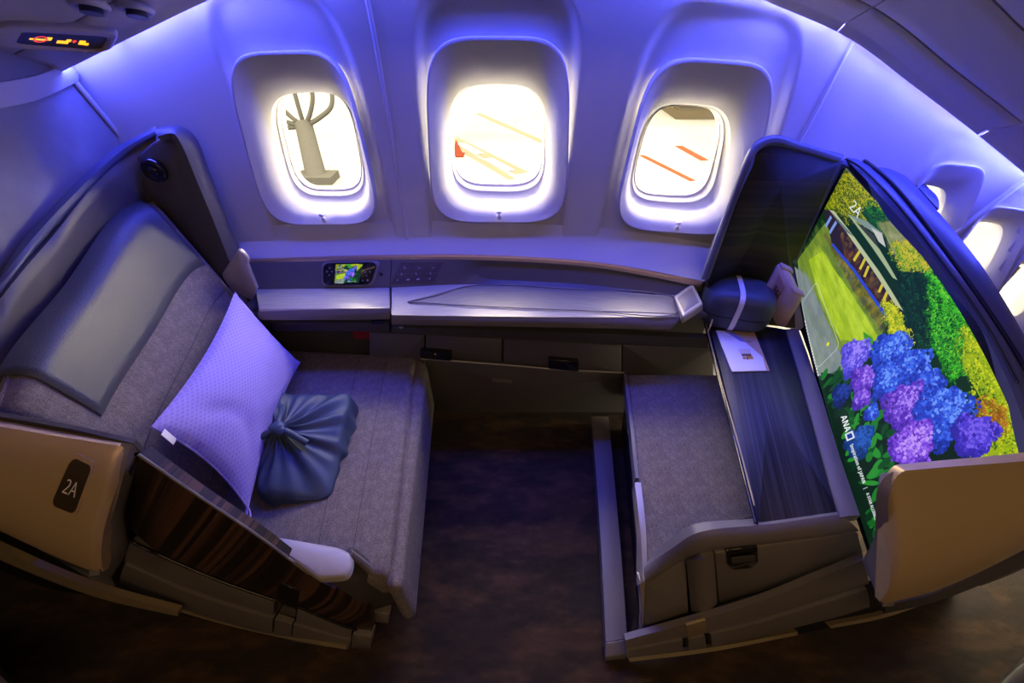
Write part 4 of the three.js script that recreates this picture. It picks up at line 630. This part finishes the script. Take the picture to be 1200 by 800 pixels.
for (const [p, q] of [[[[1.314,1.336,0.028],[1.352,1.319,0.06],[1.391,1.271,0.186],[1.446,1.176,0.383],[1.468,1.044,0.708],[1.459,0.964,0.892]], 0.004], [[[1.385,1.338,-0.011],[1.439,1.291,0.121],[1.507,1.173,0.355],[1.528,1.033,0.693],[1.526,0.968,0.846],[1.496,0.892,1.014]], 0.006]]) part(mon, 'groove', tube(p, q, 60, 6), M.black);
part(mon, 'hinge_cap', softBox([[1.623,1.251,0.099], [1.655,1.225,0.139], [1.627,1.215,0.191], [1.614,1.221,0.173], ...[[1.652,1.228,0.082], [1.69,1.2,0.117], [1.667,1.19,0.163], [1.653,1.197,0.145]]], 0.006, 3), M.housing);
part(mon, 'side_frame', ribbon([[1.302,1.33,0.008],[1.288,1.247,0.017],[1.263,1.092,0.048],[1.245,0.924,0.091]], [[1.337,1.312,0.011],[1.324,1.23,0.019],[1.299,1.072,0.053],[1.282,0.894,0.092]], 0.03, 24, 3, (u, v) => 0.004 * Math.sin(Math.PI * v)), M.housing);
const wingR = thing('wing_panel', 'dark veneer wing panel with a rounded top beside the monitor', 'wing panel');
part(wingR, 'face', plate([[0.869,0.867,0.164],[0.901,1.373,0.119],[0.958,1.414,0.097],[1.275,1.331,0.057],[1.274,0.894,0.092],[1.388,0.585,0.155],[1.002,0.588,0.067]], 0.03, 0.004, [0, 0.06, 0.06, 0.02, 0, 0, 0]), M.wingVeneer, 'near black wood veneer');
part(wingR, 'edge', ribbon([[0.866,0.877,0.174],[0.882,1.155,0.143],[0.885,1.351,0.138],[0.905,1.395,0.125],[0.952,1.416,0.114],[1.088,1.382,0.087],[1.263,1.338,0.069]], [[0.837,0.872,0.166],[0.857,1.156,0.13],[0.868,1.365,0.114],[0.889,1.413,0.104],[0.952,1.436,0.091],[1.098,1.401,0.066],[1.28,1.357,0.047]], 0.05, 60, 5, (u, v) => 0.008 * Math.sin(Math.PI * v)), M.housingSoft);

// ---------------------------------------------------------------- ottoman, desk and drawer
const ott = thing('ottoman', 'long grey fabric footrest bench under the desk', 'ottoman');
const oTop = [[0.56,0.42,0.296], [1.1, 0.42, 0.30], [0.86, 0.42, 1.06], [0.427,0.42,1.199]];
part(ott, 'cushion', softBox([...oTop, ...oTop.map((p) => [p[0], 0.33, p[2]])], 0.02, 5), M.fabric);
{ const b = [[0.575, 0.34, 0.31], [1.1, 0.34, 0.31], [0.9, 0.34, 1.06], [0.455, 0.34, 1.19]]; part(ott, 'base', softBox([...b, ...b.map((p) => [p[0] + 0.03, 0, p[2]])], 0.008, 3), M.black); }
part(ott, 'edge_strip', ribbon([[0.544,0.425,0.307],[0.5,0.425,0.648],[0.469,0.425,0.867]], [[0.56,0.425,0.307],[0.514,0.425,0.648],[0.482,0.425,0.867]], 0.05, 20, 3), M.taupe);
part(ott, 'edge_strip', ribbon([[0.46,0.43,0.888],[0.437,0.43,1.064],[0.413,0.41,1.22]], [[0.483,0.43,0.888],[0.457,0.43,1.064],[0.43,0.41,1.206]], 0.06, 20, 3), M.champagnePlain);
part(ott, 'end_panel', plate([[0.429,0.385,1.212],[0.532,0.501,1.183],[0.624,0.121,1.268],[0.456,0.121,1.293]], 0.02, 0.003, 0.003), M.taupe);
part(ott, 'end_panel_trim', ribbon([[0.411,0.385,1.207],[0.435,0.246,1.249],[0.453,0.105,1.294]], [[0.43,0.387,1.205],[0.449,0.246,1.249],[0.468,0.108,1.292]], 0.03, 10, 3), M.champagnePlain);

const desk = thing('side_desk', 'navy wood-grain desk with a taupe surround under the monitor', 'desk');
part(desk, 'tabletop', (() => { const q = [[0.949,0.64,0.131], [1.29,0.64,0.231], [0.978,0.64,1.118], [0.721,0.64,1.144]]; const g = plate(q, 0.025, 0.003, 0.006), uv = g.attributes.uv; for (let i = 0; i < uv.count; i++) uv.setXY(i, uv.getX(i), uv.getY(i)); return g; })(), M.desk, 'dark navy wood-grain top');
part(desk, 'edge_rail', tube([[0.931,0.648,0.106],[0.82,0.648,0.613],[0.76,0.648,0.907],[0.708,0.648,1.148]], 0.006, 40, 8), M.blackGloss);
part(desk, 'edge_rail', tube([[0.922,0.658,0.134],[0.826,0.658,0.591],[0.762,0.658,0.914],[0.722,0.658,1.098]], 0.0028, 40, 8), M.gold);
part(desk, 'rear_surround', ribbon([[1.269,0.648,0.241],[1.144,0.648,0.613],[1.041,0.648,0.907],[0.964,0.648,1.13]], [[1.328,0.648,0.241],[1.205,0.648,0.613],[1.098,0.648,0.907],[1.025,0.648,1.125]], 0.03, 30, 5, (u, v) => 0.006 * Math.sin(Math.PI * v)), M.leatherTaupe);
part(desk, 'padded_rim', ribbon([[0.417,0.44,1.189],[0.477,0.54,1.176],[0.532,0.645,1.173],[0.743,0.645,1.149],[0.973,0.645,1.118]], [[0.426,0.4,1.222],[0.527,0.51,1.189],[0.58,0.58,1.195],[0.794,0.585,1.173],[1.045,0.585,1.141]], 0.03, 60, 10, (u, v) => 0.016 * Math.sin(Math.PI * v) ** 0.7 + 0.002 * Math.sin(u * 150) * (1 - smooth(0.1, 0.24, u))), M.leatherTaupe, 'padded taupe leather rim');
part(desk, 'corner_post', ribbon([[0.526,0.517,1.194],[0.546,0.576,1.206],[0.588,0.577,1.199]], [[0.613,0.211,1.242],[0.641,0.25,1.246],[0.696,0.243,1.233]], 0.03, 16, 6, (u) => 0.012 * Math.sin(Math.PI * u)), M.taupe);
const drawer = part(desk, 'drawer', plate([[0.593,0.575,1.2],[1.043,0.581,1.146],[1.156,0.405,1.153],[0.71,0.231,1.225]], 0.03, 0.003, 0.004), M.taupe);
const latch = part(drawer, 'latch', plate([[0.621,0.588,1.199],[0.717,0.59,1.188],[0.747,0.506,1.2],[0.734,0.475,1.205],[0.68,0.468,1.207],[0.649,0.507,1.205]], 0.02, 0.003, 0.006), M.blackGloss, 'black recessed latch');
part(latch, 'lever', softBox([[0.637,0.567,1.207], [0.713,0.568,1.2], [0.718,0.543,1.209], [0.648,0.537,1.214], [0.658,0.525,1.193], [0.735,0.526,1.186], [0.741,0.501,1.195], [0.668,0.495,1.2]], 0.005, 3), M.taupeDark);
{ const b = [[0.62, 0.54, 1.10], [1.10, 0.54, 1.0], [1.12, 0.54, 1.06], [0.62, 0.54, 1.15]]; part(desk, 'body', softBox([...b, ...b.map((p) => [p[0] + 0.06, 0.02, p[2] + 0.03])], 0.01, 3), M.black); }
part(desk, 'support_panel', ribbon([[1.352,0.634,0.224],[1.303,0.561,0.531],[1.24,0.507,0.81],[1.197,0.462,1.032]], [[1.363,0.667,0.227],[1.31,0.588,0.533],[1.247,0.535,0.811],[1.198,0.489,1.033]], 0.02, 24, 3), M.black);
const rail = thing('floor_rail', 'flat grey rail on the floor beside the footrest bench', 'floor rail');
part(rail, 'top', ribbon([[0.437,0.065,0.275],[0.404,0.065,0.649],[0.369,0.065,0.999],[0.334,0.065,1.294]], [[0.531,0.065,0.275],[0.49,0.065,0.649],[0.45,0.065,0.999],[0.412,0.065,1.284]], 0.06, 30, 4, (u, v) => 0.003 * roll(Math.min(v, 1 - v), 0.12)), M.taupe);
part(rail, 'end_cap', softBox([[0.326,0.075,1.296], [0.409,0.075,1.286], [0.402,0.05,1.33], [0.325,0.05,1.337], ...[[0.336,0,1.299], [0.422,0,1.292], [0.411,0,1.329], [0.333,0,1.337]]], 0.006, 3), M.taupe);

// ---------------------------------------------------------------- aisle-side screen by the desk
const scr = thing('desk_side_screen', 'low aisle-side screen with a bronze shell standing by the monitor', 'side panel');
const rsF = bandAt([[0.915,0.928,1.156],[1.035,0.958,1.161],[1.176,0.998,1.171],[1.316,1.048,1.178]], [[1.003,0.557,1.326],[1.135,0.608,1.307],[1.302,0.739,1.259],[1.442,0.884,1.205]], null);
part(scr, 'shell', sheet((u, v) => rsF(u, lerp(0.26 * (1 - roll(u, 0.11)), 1, v)), 48, 24, 0.025, (u, v) => 0.03 * Math.sin(Math.PI * v ** 1.5) - 0.010 * (1 - roll(u, 0.05))), M.bronze, 'smooth bronze painted shell');
part(scr, 'shell_border', ribbon([[0.966,0.926,1.145],[0.931,0.912,1.151],[0.914,0.877,1.167],[0.929,0.811,1.193],[0.975,0.7,1.212],[1.009,0.573,1.221]], [[0.969,0.928,1.156],[0.949,0.914,1.161],[0.93,0.879,1.184],[0.948,0.805,1.216],[0.999,0.667,1.264],[1.016,0.536,1.325]], 0.03, 40, 6), M.taupe);
part(scr, 'upper_rail', ribbon([[0.378,0.179,1.316],[0.588,0.249,1.284],[0.807,0.326,1.246],[0.966,0.42,1.212],[1.087,0.486,1.184]], [[0.386,0.122,1.327],[0.738,0.169,1.28],[0.965,0.243,1.239],[1.103,0.287,1.212],[1.194,0.315,1.193]], 0.02, 40, 5, (u, v) => 0.003 * Math.sin(Math.PI * v)), M.taupe);
const lowA = [[0.39,0.124,1.334],[0.578,0.153,1.31],[0.599,0.152,1.307],[0.654,0.16,1.3],[0.675,0.163,1.297],[0.868,0.2,1.266],[1.106,0.269,1.221],[1.189,0.301,1.204]], lowB = [[0.398,0.073,1.342],[0.598,0.064,1.321],[0.62,0.064,1.318],[0.687,0.061,1.31],[0.706,0.061,1.308],[0.909,0.088,1.277],[1.184,0.123,1.23],[1.283,0.146,1.21]];
part(scr, 'lower_rail', ribbon(lowA.slice(0, 2), lowB.slice(0, 2), 0.02, 12, 4), M.taupe);
part(scr, 'lower_rail', ribbon(lowA.slice(2, 4), lowB.slice(2, 4), 0.02, 8, 4), M.taupe);
part(scr, 'lower_rail', ribbon(lowA.slice(4), lowB.slice(4), 0.02, 24, 4, (u, v) => 0.003 * Math.sin(Math.PI * v)), M.taupe);
part(scr, 'pocket', plate([[0.569,0.246,1.293],[0.63,0.269,1.283],[0.661,0.168,1.292],[0.599,0.149,1.302]], 0.01, 0.002, 0.003), M.gold, 'small brass-lined latch pocket');
part(scr, 'kick_trim', ribbon([[0.409,0.05,1.337],[0.697,0.05,1.308],[1.042,0.05,1.26]], [[0.412,0.04,1.345],[0.697,0.04,1.318],[1.042,0.04,1.268]], 0.02, 24, 3), M.gold, 'thin gold kick trim');
part(scr, 'kick_trim', ribbon([[1.168,0.05,1.241],[1.391,0.05,1.206],[1.637,0.05,1.147]], [[1.176,0.04,1.247],[1.391,0.04,1.215],[1.637,0.04,1.155]], 0.02, 24, 3), M.gold, 'thin gold kick trim');
part(scr, 'under_band', ribbon([[1.117,0.426,1.288],[1.275,0.455,1.264],[1.5,0.572,1.197],[1.55,0.604,1.182]], [[1.199,0.297,1.274],[1.375,0.329,1.247],[1.62,0.438,1.186],[1.675,0.469,1.173]], 0.02, 24, 4), M.taupeDark);
part(scr, 'under_band_slot', ribbon([[1.477,0.405,1.214],[1.571,0.436,1.188],[1.619,0.469,1.173]], [[1.515,0.359,1.215],[1.612,0.389,1.191],[1.66,0.42,1.177]], 0.01, 10, 3), M.taupe);
part(scr, 'core', ribbon([[0.437,0.004,1.293],[0.73,0.065,1.251],[1.032,0.148,1.197],[1.293,0.21,1.146],[1.628,0.255,1.076]], [[0.428,0,1.334],[0.73,0,1.304],[1.068,0,1.255],[1.372,0,1.206],[1.785,0,1.104]], 0.02, 24, 4), M.black);
single('neighbour_shell', softBox([[1.4,0.3,1.446], [1.596,0.3,1.366], [1.587,0.3,1.483], [1.329,0.3,1.552], [1.74,0,1.37], [1.928,0,1.287], [1.923,0,1.423], [1.65,0,1.495]], 0.03, 4), M.taupeDark, 'dark rounded seat corner across the aisle on the desk side', 'seat corner');
single('neighbour_shell', softBox([[-1.725,0.3,1.355], [-1.516,0.3,1.419], [-1.424,0.3,1.458], [-1.484,0.3,1.536], [-2.089,0,1.268], [-1.842,0,1.339], [-1.732,0,1.384], [-1.811,0,1.474]], 0.02, 4), M.taupe, 'pale rounded seat corner across the aisle on the beige shell side', 'seat corner');

// ---------------------------------------------------------------- things on the desk
{
  const C = V([1.036,0.742,0.162]), cs = thing('headphone_case', 'dark rounded headphone case with a white strap on the desk', 'case');
  const sup = (rx, ry, rz, e, n = 40) => { const g = new THREE.SphereGeometry(1, n, n); const p = g.attributes.position, f = (t, k) => Math.sign(t) * Math.abs(t) ** k; for (let i = 0; i < p.count; i++) { const x = p.getX(i), y = p.getY(i), z = p.getZ(i), h = Math.hypot(x, z) || 1; const s = Math.abs(y); const rad = (1 - s ** e) ** (1 / e); p.setXYZ(i, rx * f(x / h, 0.55) * rad, ry * y, rz * f(z / h, 0.55) * rad); } g.computeVertexNormals(); return g; };
  const place = (g) => { g.rotateY(-0.28); g.rotateX(0.02); g.translate(C.x, C.y, C.z); return g.toNonIndexed(); };
  part(cs, 'body', place(sup(0.150, 0.102, 0.115, 4.0)), mat([0.06, 0.075, 0.095], 0.42, { bumpMap: fineGrain, bumpScale: 0.0004 }));
  part(cs, 'zip', place((() => { const g = new THREE.TorusGeometry(1, 0.012, 8, 80), p = g.attributes.position, f = (t) => Math.sign(t) * Math.abs(t) ** 0.55; g.rotateX(Math.PI / 2); for (let i = 0; i < p.count; i++) { const x = p.getX(i), z = p.getZ(i), h = Math.hypot(x, z); p.setXYZ(i, 0.150 * f(x / h) * (1 + (h - 1) * 0.4), p.getY(i) * 0.3 - 0.012, 0.115 * f(z / h) * (1 + (h - 1) * 0.4)); } g.computeVertexNormals(); return g; })()), M.black);
  const band = []; for (let i = 0; i <= 40; i++) { const a = (i / 40) * Math.PI * 2, y = Math.sin(a), rad = (1 - Math.abs(y) ** 4) ** (1 / 4); band.push([y * 0.1045, Math.sign(Math.cos(a)) * 0.1185 * Math.max(rad, 0)]); }
  const P = []; for (let j = 0; j <= 1; j++) P.push(band.map(([y, z]) => new THREE.Vector3(-0.012 + (j - 0.5) * 0.022, y, z * 1.0)));
  const bg = fromGrid(P, 40, 1); bg.computeVertexNormals(); part(cs, 'strap', place(bg), M.white, 'white elastic strap');
  part(cs, 'zip_pull', tube([[C.x - 0.13, C.y - 0.03, C.z + 0.085], [C.x - 0.14, C.y - 0.055, C.z + 0.105], [C.x - 0.145, C.y - 0.085, C.z + 0.11]], 0.004, 10, 6), M.copper);
}
{
  const kit = thing('amenity_case', 'small beige hard case with clasps, standing against the monitor', 'case');
  const c8 = [[1.127,0.817,0.156], [1.141,0.959,0.148], [1.191,0.864,0.264], [1.219,0.652,0.227], [1.191,0.791,0.166], [1.206,0.932,0.159], [1.238,0.85,0.288], [1.262,0.655,0.256]];
  const m = mat([0.55, 0.42, 0.34], 0.55, { bumpMap: fineGrain, bumpScale: 0.0003 });
  part(kit, 'shell', softBox(c8, 0.022, 5), m);
  const f = c8.slice(0, 4).map(V), N = f[1].clone().sub(f[0]).cross(f[3].clone().sub(f[0])).normalize(); if (N.x > 0) N.negate();
  const on = (u, v, l) => bil(f, u, v).addScaledVector(N, l).toArray();
  part(kit, 'front_flap', plate([on(0.14, 0.30, 0.004), on(0.86, 0.30, 0.004), on(0.86, 0.66, 0.004), on(0.14, 0.66, 0.004)], 0.006, 0.002, 0.004), mat([0.36, 0.22, 0.17], 0.55));
  const mark = []; for (const [du, dv] of [[0, 0], [0.11, 0], [0, 0.13], [0.11, 0.13]]) { const o = [0.43 + du, 0.40 + dv]; mark.push(tube([on(o[0], o[1], 0.0052), on(o[0] + 0.08, o[1], 0.0052), on(o[0] + 0.08, o[1] + 0.09, 0.0052), on(o[0], o[1] + 0.09, 0.0052)], 0.0016, 24, 5, true)); }
  part(kit, 'emblem', merge(mark), M.black, 'black looped square emblem');
  const t = [c8[1], c8[5]].map(V), b = [c8[2], c8[6]].map(V);
  for (const k of [0.08, 0.80]) { const e0 = t[0].clone().lerp(b[0], k), e1 = t[1].clone().lerp(b[1], k), d = b[0].clone().sub(t[0]).normalize(), o = new THREE.Vector3(0.003, 0.007, 0.002); part(kit, 'clasp', softBox([e0, e1, e1.clone().addScaledVector(d, 0.034), e0.clone().addScaledVector(d, 0.034)].map((p) => p.clone().lerp(e0.clone().lerp(e1, 0.5), 0.2).add(o).toArray()).concat([e0, e1, e1.clone().addScaledVector(d, 0.034), e0.clone().addScaledVector(d, 0.034)].map((p) => p.clone().lerp(e0.clone().lerp(e1, 0.5), 0.2).add(o.clone().multiplyScalar(-0.4)).toArray())), 0.004, 3), m); }
}
{
  const c = document.createElement('canvas'); c.width = 360; c.height = 400; const x = c.getContext('2d');
  x.fillStyle = '#eceaf2'; x.fillRect(0, 0, 360, 400); x.fillStyle = '#c9a98c'; x.beginPath(); x.moveTo(150, 0); x.lineTo(360, 0); x.lineTo(360, 400); x.lineTo(330, 400); x.lineTo(345, 270); x.closePath(); x.fill();
  x.fillStyle = '#8f8ad0'; x.beginPath(); x.moveTo(70, 0); x.lineTo(150, 0); x.lineTo(250, 120); x.lineTo(190, 110); x.closePath(); x.fill();
  x.fillStyle = '#b5b2c4'; for (const y of [60, 78, 96]) x.fillRect(50, y, 80, 4); x.fillStyle = '#6a6470'; x.fillRect(232, 108, 60, 8);
  x.fillStyle = '#d8d2d0'; x.fillRect(140, 190, 110, 50); x.fillStyle = '#6a4a30'; x.fillRect(150, 240, 95, 22); x.fillStyle = '#c08a3a'; x.fillRect(150, 266, 30, 26); x.fillRect(190, 262, 62, 30); x.fillStyle = '#3a2a20'; x.fillRect(185, 270, 12, 26);
  const t = new THREE.CanvasTexture(c); t.colorSpace = THREE.SRGBColorSpace;
  const q = [[0.944,0.646,0.245], [1.116,0.646,0.257], [1.062,0.646,0.511], [0.905,0.646,0.516]], card = thing('leaflet', 'white and tan printed card lying on the desk', 'card');
  part(card, 'paper', plate(q, 0.004, 0.0008, 0.001), M.white); part(card, 'print', face(q, 0, 0.0008), mat([1, 1, 1], 0.5, { map: t }));
}

// ---------------------------------------------------------------- ceiling service panel by the bulkhead
{
  const on = (x, s, l = 0) => { const p = binAt(x, s), q = binAt(x + 0.01, s), r = binAt(x, s + 0.01), n = q.sub(p.clone()).cross(r.sub(p)).normalize(); if (n.dot(new THREE.Vector3(0, -1, 0.4)) < 0) n.negate(); return p.addScaledVector(n, l); };
  const psu = thing('service_panel', 'grey overhead service panel with two lit amber signs', 'service panel');
  const OUT = [[-1.382,1.771,0.324],[-1.2,1.745,0.139],[-1.302,1.689,0.1],[-1.495,1.717,0.266]].map(V), SGN = [[-1.379,1.75,0.268],[-1.245,1.733,0.139],[-1.322,1.696,0.104],[-1.445,1.721,0.243]].map(V), DN = new THREE.Vector3(0, -0.75, 0.66);
  const oval = (q, k, l, e = 5, n = 48) => { const o = []; for (let i = 0; i < n; i++) { const a = i / n * Math.PI * 2, f = (t) => Math.sign(t) * Math.abs(t) ** (2 / e); o.push(bil(q, 0.5 + 0.5 * k * f(Math.cos(a)), 0.5 + 0.5 * k * f(Math.sin(a))).addScaledVector(DN, l)); } return o; };
  part(psu, 'housing', loft([oval(OUT, 1, -0.02), oval(OUT, 1, 0.010), oval(OUT, 0.94, 0.016), mixR(oval(OUT, 0.94, 0.016), oval(SGN, 1.0, 0.014, 7), 0.8), oval(SGN, 0.98, 0.008, 7)]), M.binPanel);
  const q = SGN.map((p) => p.clone().addScaledVector(DN, 0.010).toArray());
  const c = document.createElement('canvas'); c.width = 512; c.height = 150; const k = c.getContext('2d'); k.fillStyle = '#000'; k.fillRect(0, 0, 512, 150);
  k.fillStyle = '#ffb400'; k.strokeStyle = '#ff3a10'; k.lineWidth = 10;
  k.fillRect(60, 70, 100, 22); k.fillRect(150, 46, 34, 40); k.beginPath(); k.arc(122, 78, 34, 0, 7); k.stroke();
  k.save(); k.translate(250, 84); k.fillStyle = '#ffb400'; k.fillRect(-30, -8, 70, 34); k.fillRect(20, -26, 30, 26); k.fillRect(100, -22, 40, 44); k.fillRect(140, 0, 26, 26); k.fillStyle = '#ff3a10'; k.fillRect(58, -14, 26, 10); k.fillRect(66, -22, 10, 30); k.restore();
  const t = new THREE.CanvasTexture(c); t.colorSpace = THREE.SRGBColorSpace;
  part(psu, 'sign', face(q, 0, 0), mat([0.06, 0.06, 0.06], 0.35, { emissive: lin(1, 1, 1), emissiveMap: t, emissiveIntensity: 1.6 }), 'lit amber seat belt and no smoking signs');
  const NZ = [[-1.165,1.805,0.258],[-1.093,1.796,0.19]];
  for (const k of [0, 1]) {
    const p = V(NZ[k]), v = thing('air_nozzle', k === 0 ? 'round grey air nozzle nearer the lit signs' : 'round grey air nozzle farther from the lit signs', 'air vent');
    part(v, 'ring', (() => { const g = new THREE.TorusGeometry(0.036, 0.010, 12, 32); g.rotateX(Math.PI / 2 - 0.3); g.translate(p.x, p.y - 0.004, p.z); return g.toNonIndexed(); })(), M.binPanel);
    part(v, 'nozzle', (() => { const g = new THREE.CylinderGeometry(0.02, 0.026, 0.03, 24); g.rotateX(-0.3); g.translate(p.x, p.y - 0.010, p.z); return g.toNonIndexed(); })(), M.taupeDark);
  }
}
// ---------------------------------------------------------------- apron outside the windows
{
  const matte = (c) => mat(c, 1, { specularIntensity: 0 }), G = -5, gg = boxUV(new THREE.BoxGeometry(400, 0.2, 300)); gg.translate(0, G - 0.1, -153);
  single('apron', gg, M.tarmac, 'pale concrete airport apron outside the windows', 'ground', null, 'structure');
  const line = (pts, w, m, name, label) => { const a = V(pts[0]), b = V(pts[1]), g = new THREE.BoxGeometry(a.distanceTo(b), 0.012, w); g.rotateY(-Math.atan2(b.z - a.z, b.x - a.x)); g.translate((a.x + b.x) / 2, a.y + 0.006, (a.z + b.z) / 2); return single(name, boxUV(g), m, label, 'marking'); };
  const orange = matte([0.05, 0.014, 0.008]), cream = matte([0.052, 0.042, 0.034]), pale = matte([0.2, 0.2, 0.2]);
  line([[7.65,-5,-23.473],[9.119,-5,-18.984]], 0.35, orange, 'apron_line', 'orange painted line across the apron outside the window by the wing panel');
  line([[10.467,-5,-25.527],[11,-5,-22.457]], 0.5, orange, 'apron_line', 'faint orange line farther out beyond the window by the wing panel');
  line([[-3.974,-5,-27.422],[0.54,-5,-20.187]], 0.8, cream, 'apron_line', 'pale yellow stripe on the apron outside the middle window');
  line([[-3.468,-5,-25.329],[0,-5,-19.242]], 0.4, cream, 'apron_line', 'thin pale yellow stripe beside the white dashes on the apron');
  line([[-2.788,-5,-35.351],[2.187,-5,-26.135]], 0.5, cream, 'apron_line', 'faint yellow stripe farther out on the apron');
  line([[-3.261,-4.96,-25.971],[-1.923,-4.96,-23.677]], 0.5, pale, 'apron_dash', 'white dash at the near end of the apron stripes');
  line([[-1.37,-4.96,-22.644],[-0.091,-4.96,-20.482]], 0.5, pale, 'apron_dash', 'white dash at the far end of the apron stripes');
  const mastM = matte([0.024, 0.024, 0.024]), b = V([-9.807,-5,-18.984]), tp = V([-10.492,-2.824,-20.802]);
  const mast = thing('lamp_mast', 'grey mast with curved branching bars outside the window', 'mast');
  part(mast, 'column', (() => { const g = new THREE.CylinderGeometry(0.42, 0.5, b.distanceTo(tp), 20); const m = b.clone().lerp(tp, 0.5); const q = new THREE.Quaternion().setFromUnitVectors(new THREE.Vector3(0, 1, 0), tp.clone().sub(b).normalize()); g.applyQuaternion(q); g.translate(m.x, m.y, m.z); return g.toNonIndexed(); })(), mastM);
  part(mast, 'foot', box(b.x - 0.9, b.x + 0.95, G, G + 0.35, b.z - 0.6, b.z + 0.6), mastM);
  for (const [x, y] of [[-2.1, 0.7], [-1.2, 1.6], [0.1, 1.9], [1.1, 1.7], [2.1, 1.2], [-2.3, -0.5]]) part(mast, 'branch', tube([[tp.x, tp.y - 0.1, tp.z], [tp.x + x * 0.45, tp.y + y * 0.28, tp.z + 0.1], [tp.x + x * 0.8, tp.y + y * 0.7, tp.z + 0.15], [tp.x + x * 0.9, tp.y + y * 1.25, tp.z + 0.1]], 0.11, 24, 8), mastM);
  const far = thing('airport_building', 'low tan building with orange bands beyond the apron', 'building');
  const f0 = V([12.683,-5,-33.124]), f1 = V([13.186,-5,-23.473]);
  for (let i = 0; i < 4; i++) part(far, 'storey', box(f0.x, f0.x + 16, G + i * 0.9, G + i * 0.9 + 0.6, f0.z - 6, f0.z), i % 2 ? matte([0.03, 0.014, 0.008]) : matte([0.026, 0.022, 0.016]));
  part(far, 'block', box(f0.x + 0.2, f0.x + 15.8, G, G + 3.5, f0.z - 5.8, f0.z - 0.2), matte([0.03, 0.027, 0.022]));
  const k = V([-3.221,-5,-23.473]), cone = thing('traffic_cone', 'orange traffic cone on the apron outside the middle window', 'cone');
  part(cone, 'body', (() => { const g = new THREE.ConeGeometry(0.35, 0.8, 16); g.translate(k.x, G + 0.45, k.z); return g.toNonIndexed(); })(), matte([0.05, 0.012, 0.008]));
  part(cone, 'foot', box(k.x - 0.4, k.x + 0.4, G, G + 0.06, k.z - 0.4, k.z + 0.4), matte([0.05, 0.01, 0.006]));
}

// every thing stands on its own base point
for (const o of scene.children) {
  if (!(o.isMesh || o.isGroup)) continue;
  const b = new THREE.Box3().setFromObject(o); if (b.isEmpty()) continue;
  const p = new THREE.Vector3((b.min.x + b.max.x) / 2, b.min.y, (b.min.z + b.max.z) / 2);
  if (o.isMesh) { o.geometry.translate(-p.x, -p.y, -p.z); o.position.copy(p); } else { for (const c of o.children) c.position.sub(p); o.position.copy(p); }
}
renderer.render(scene, camera);
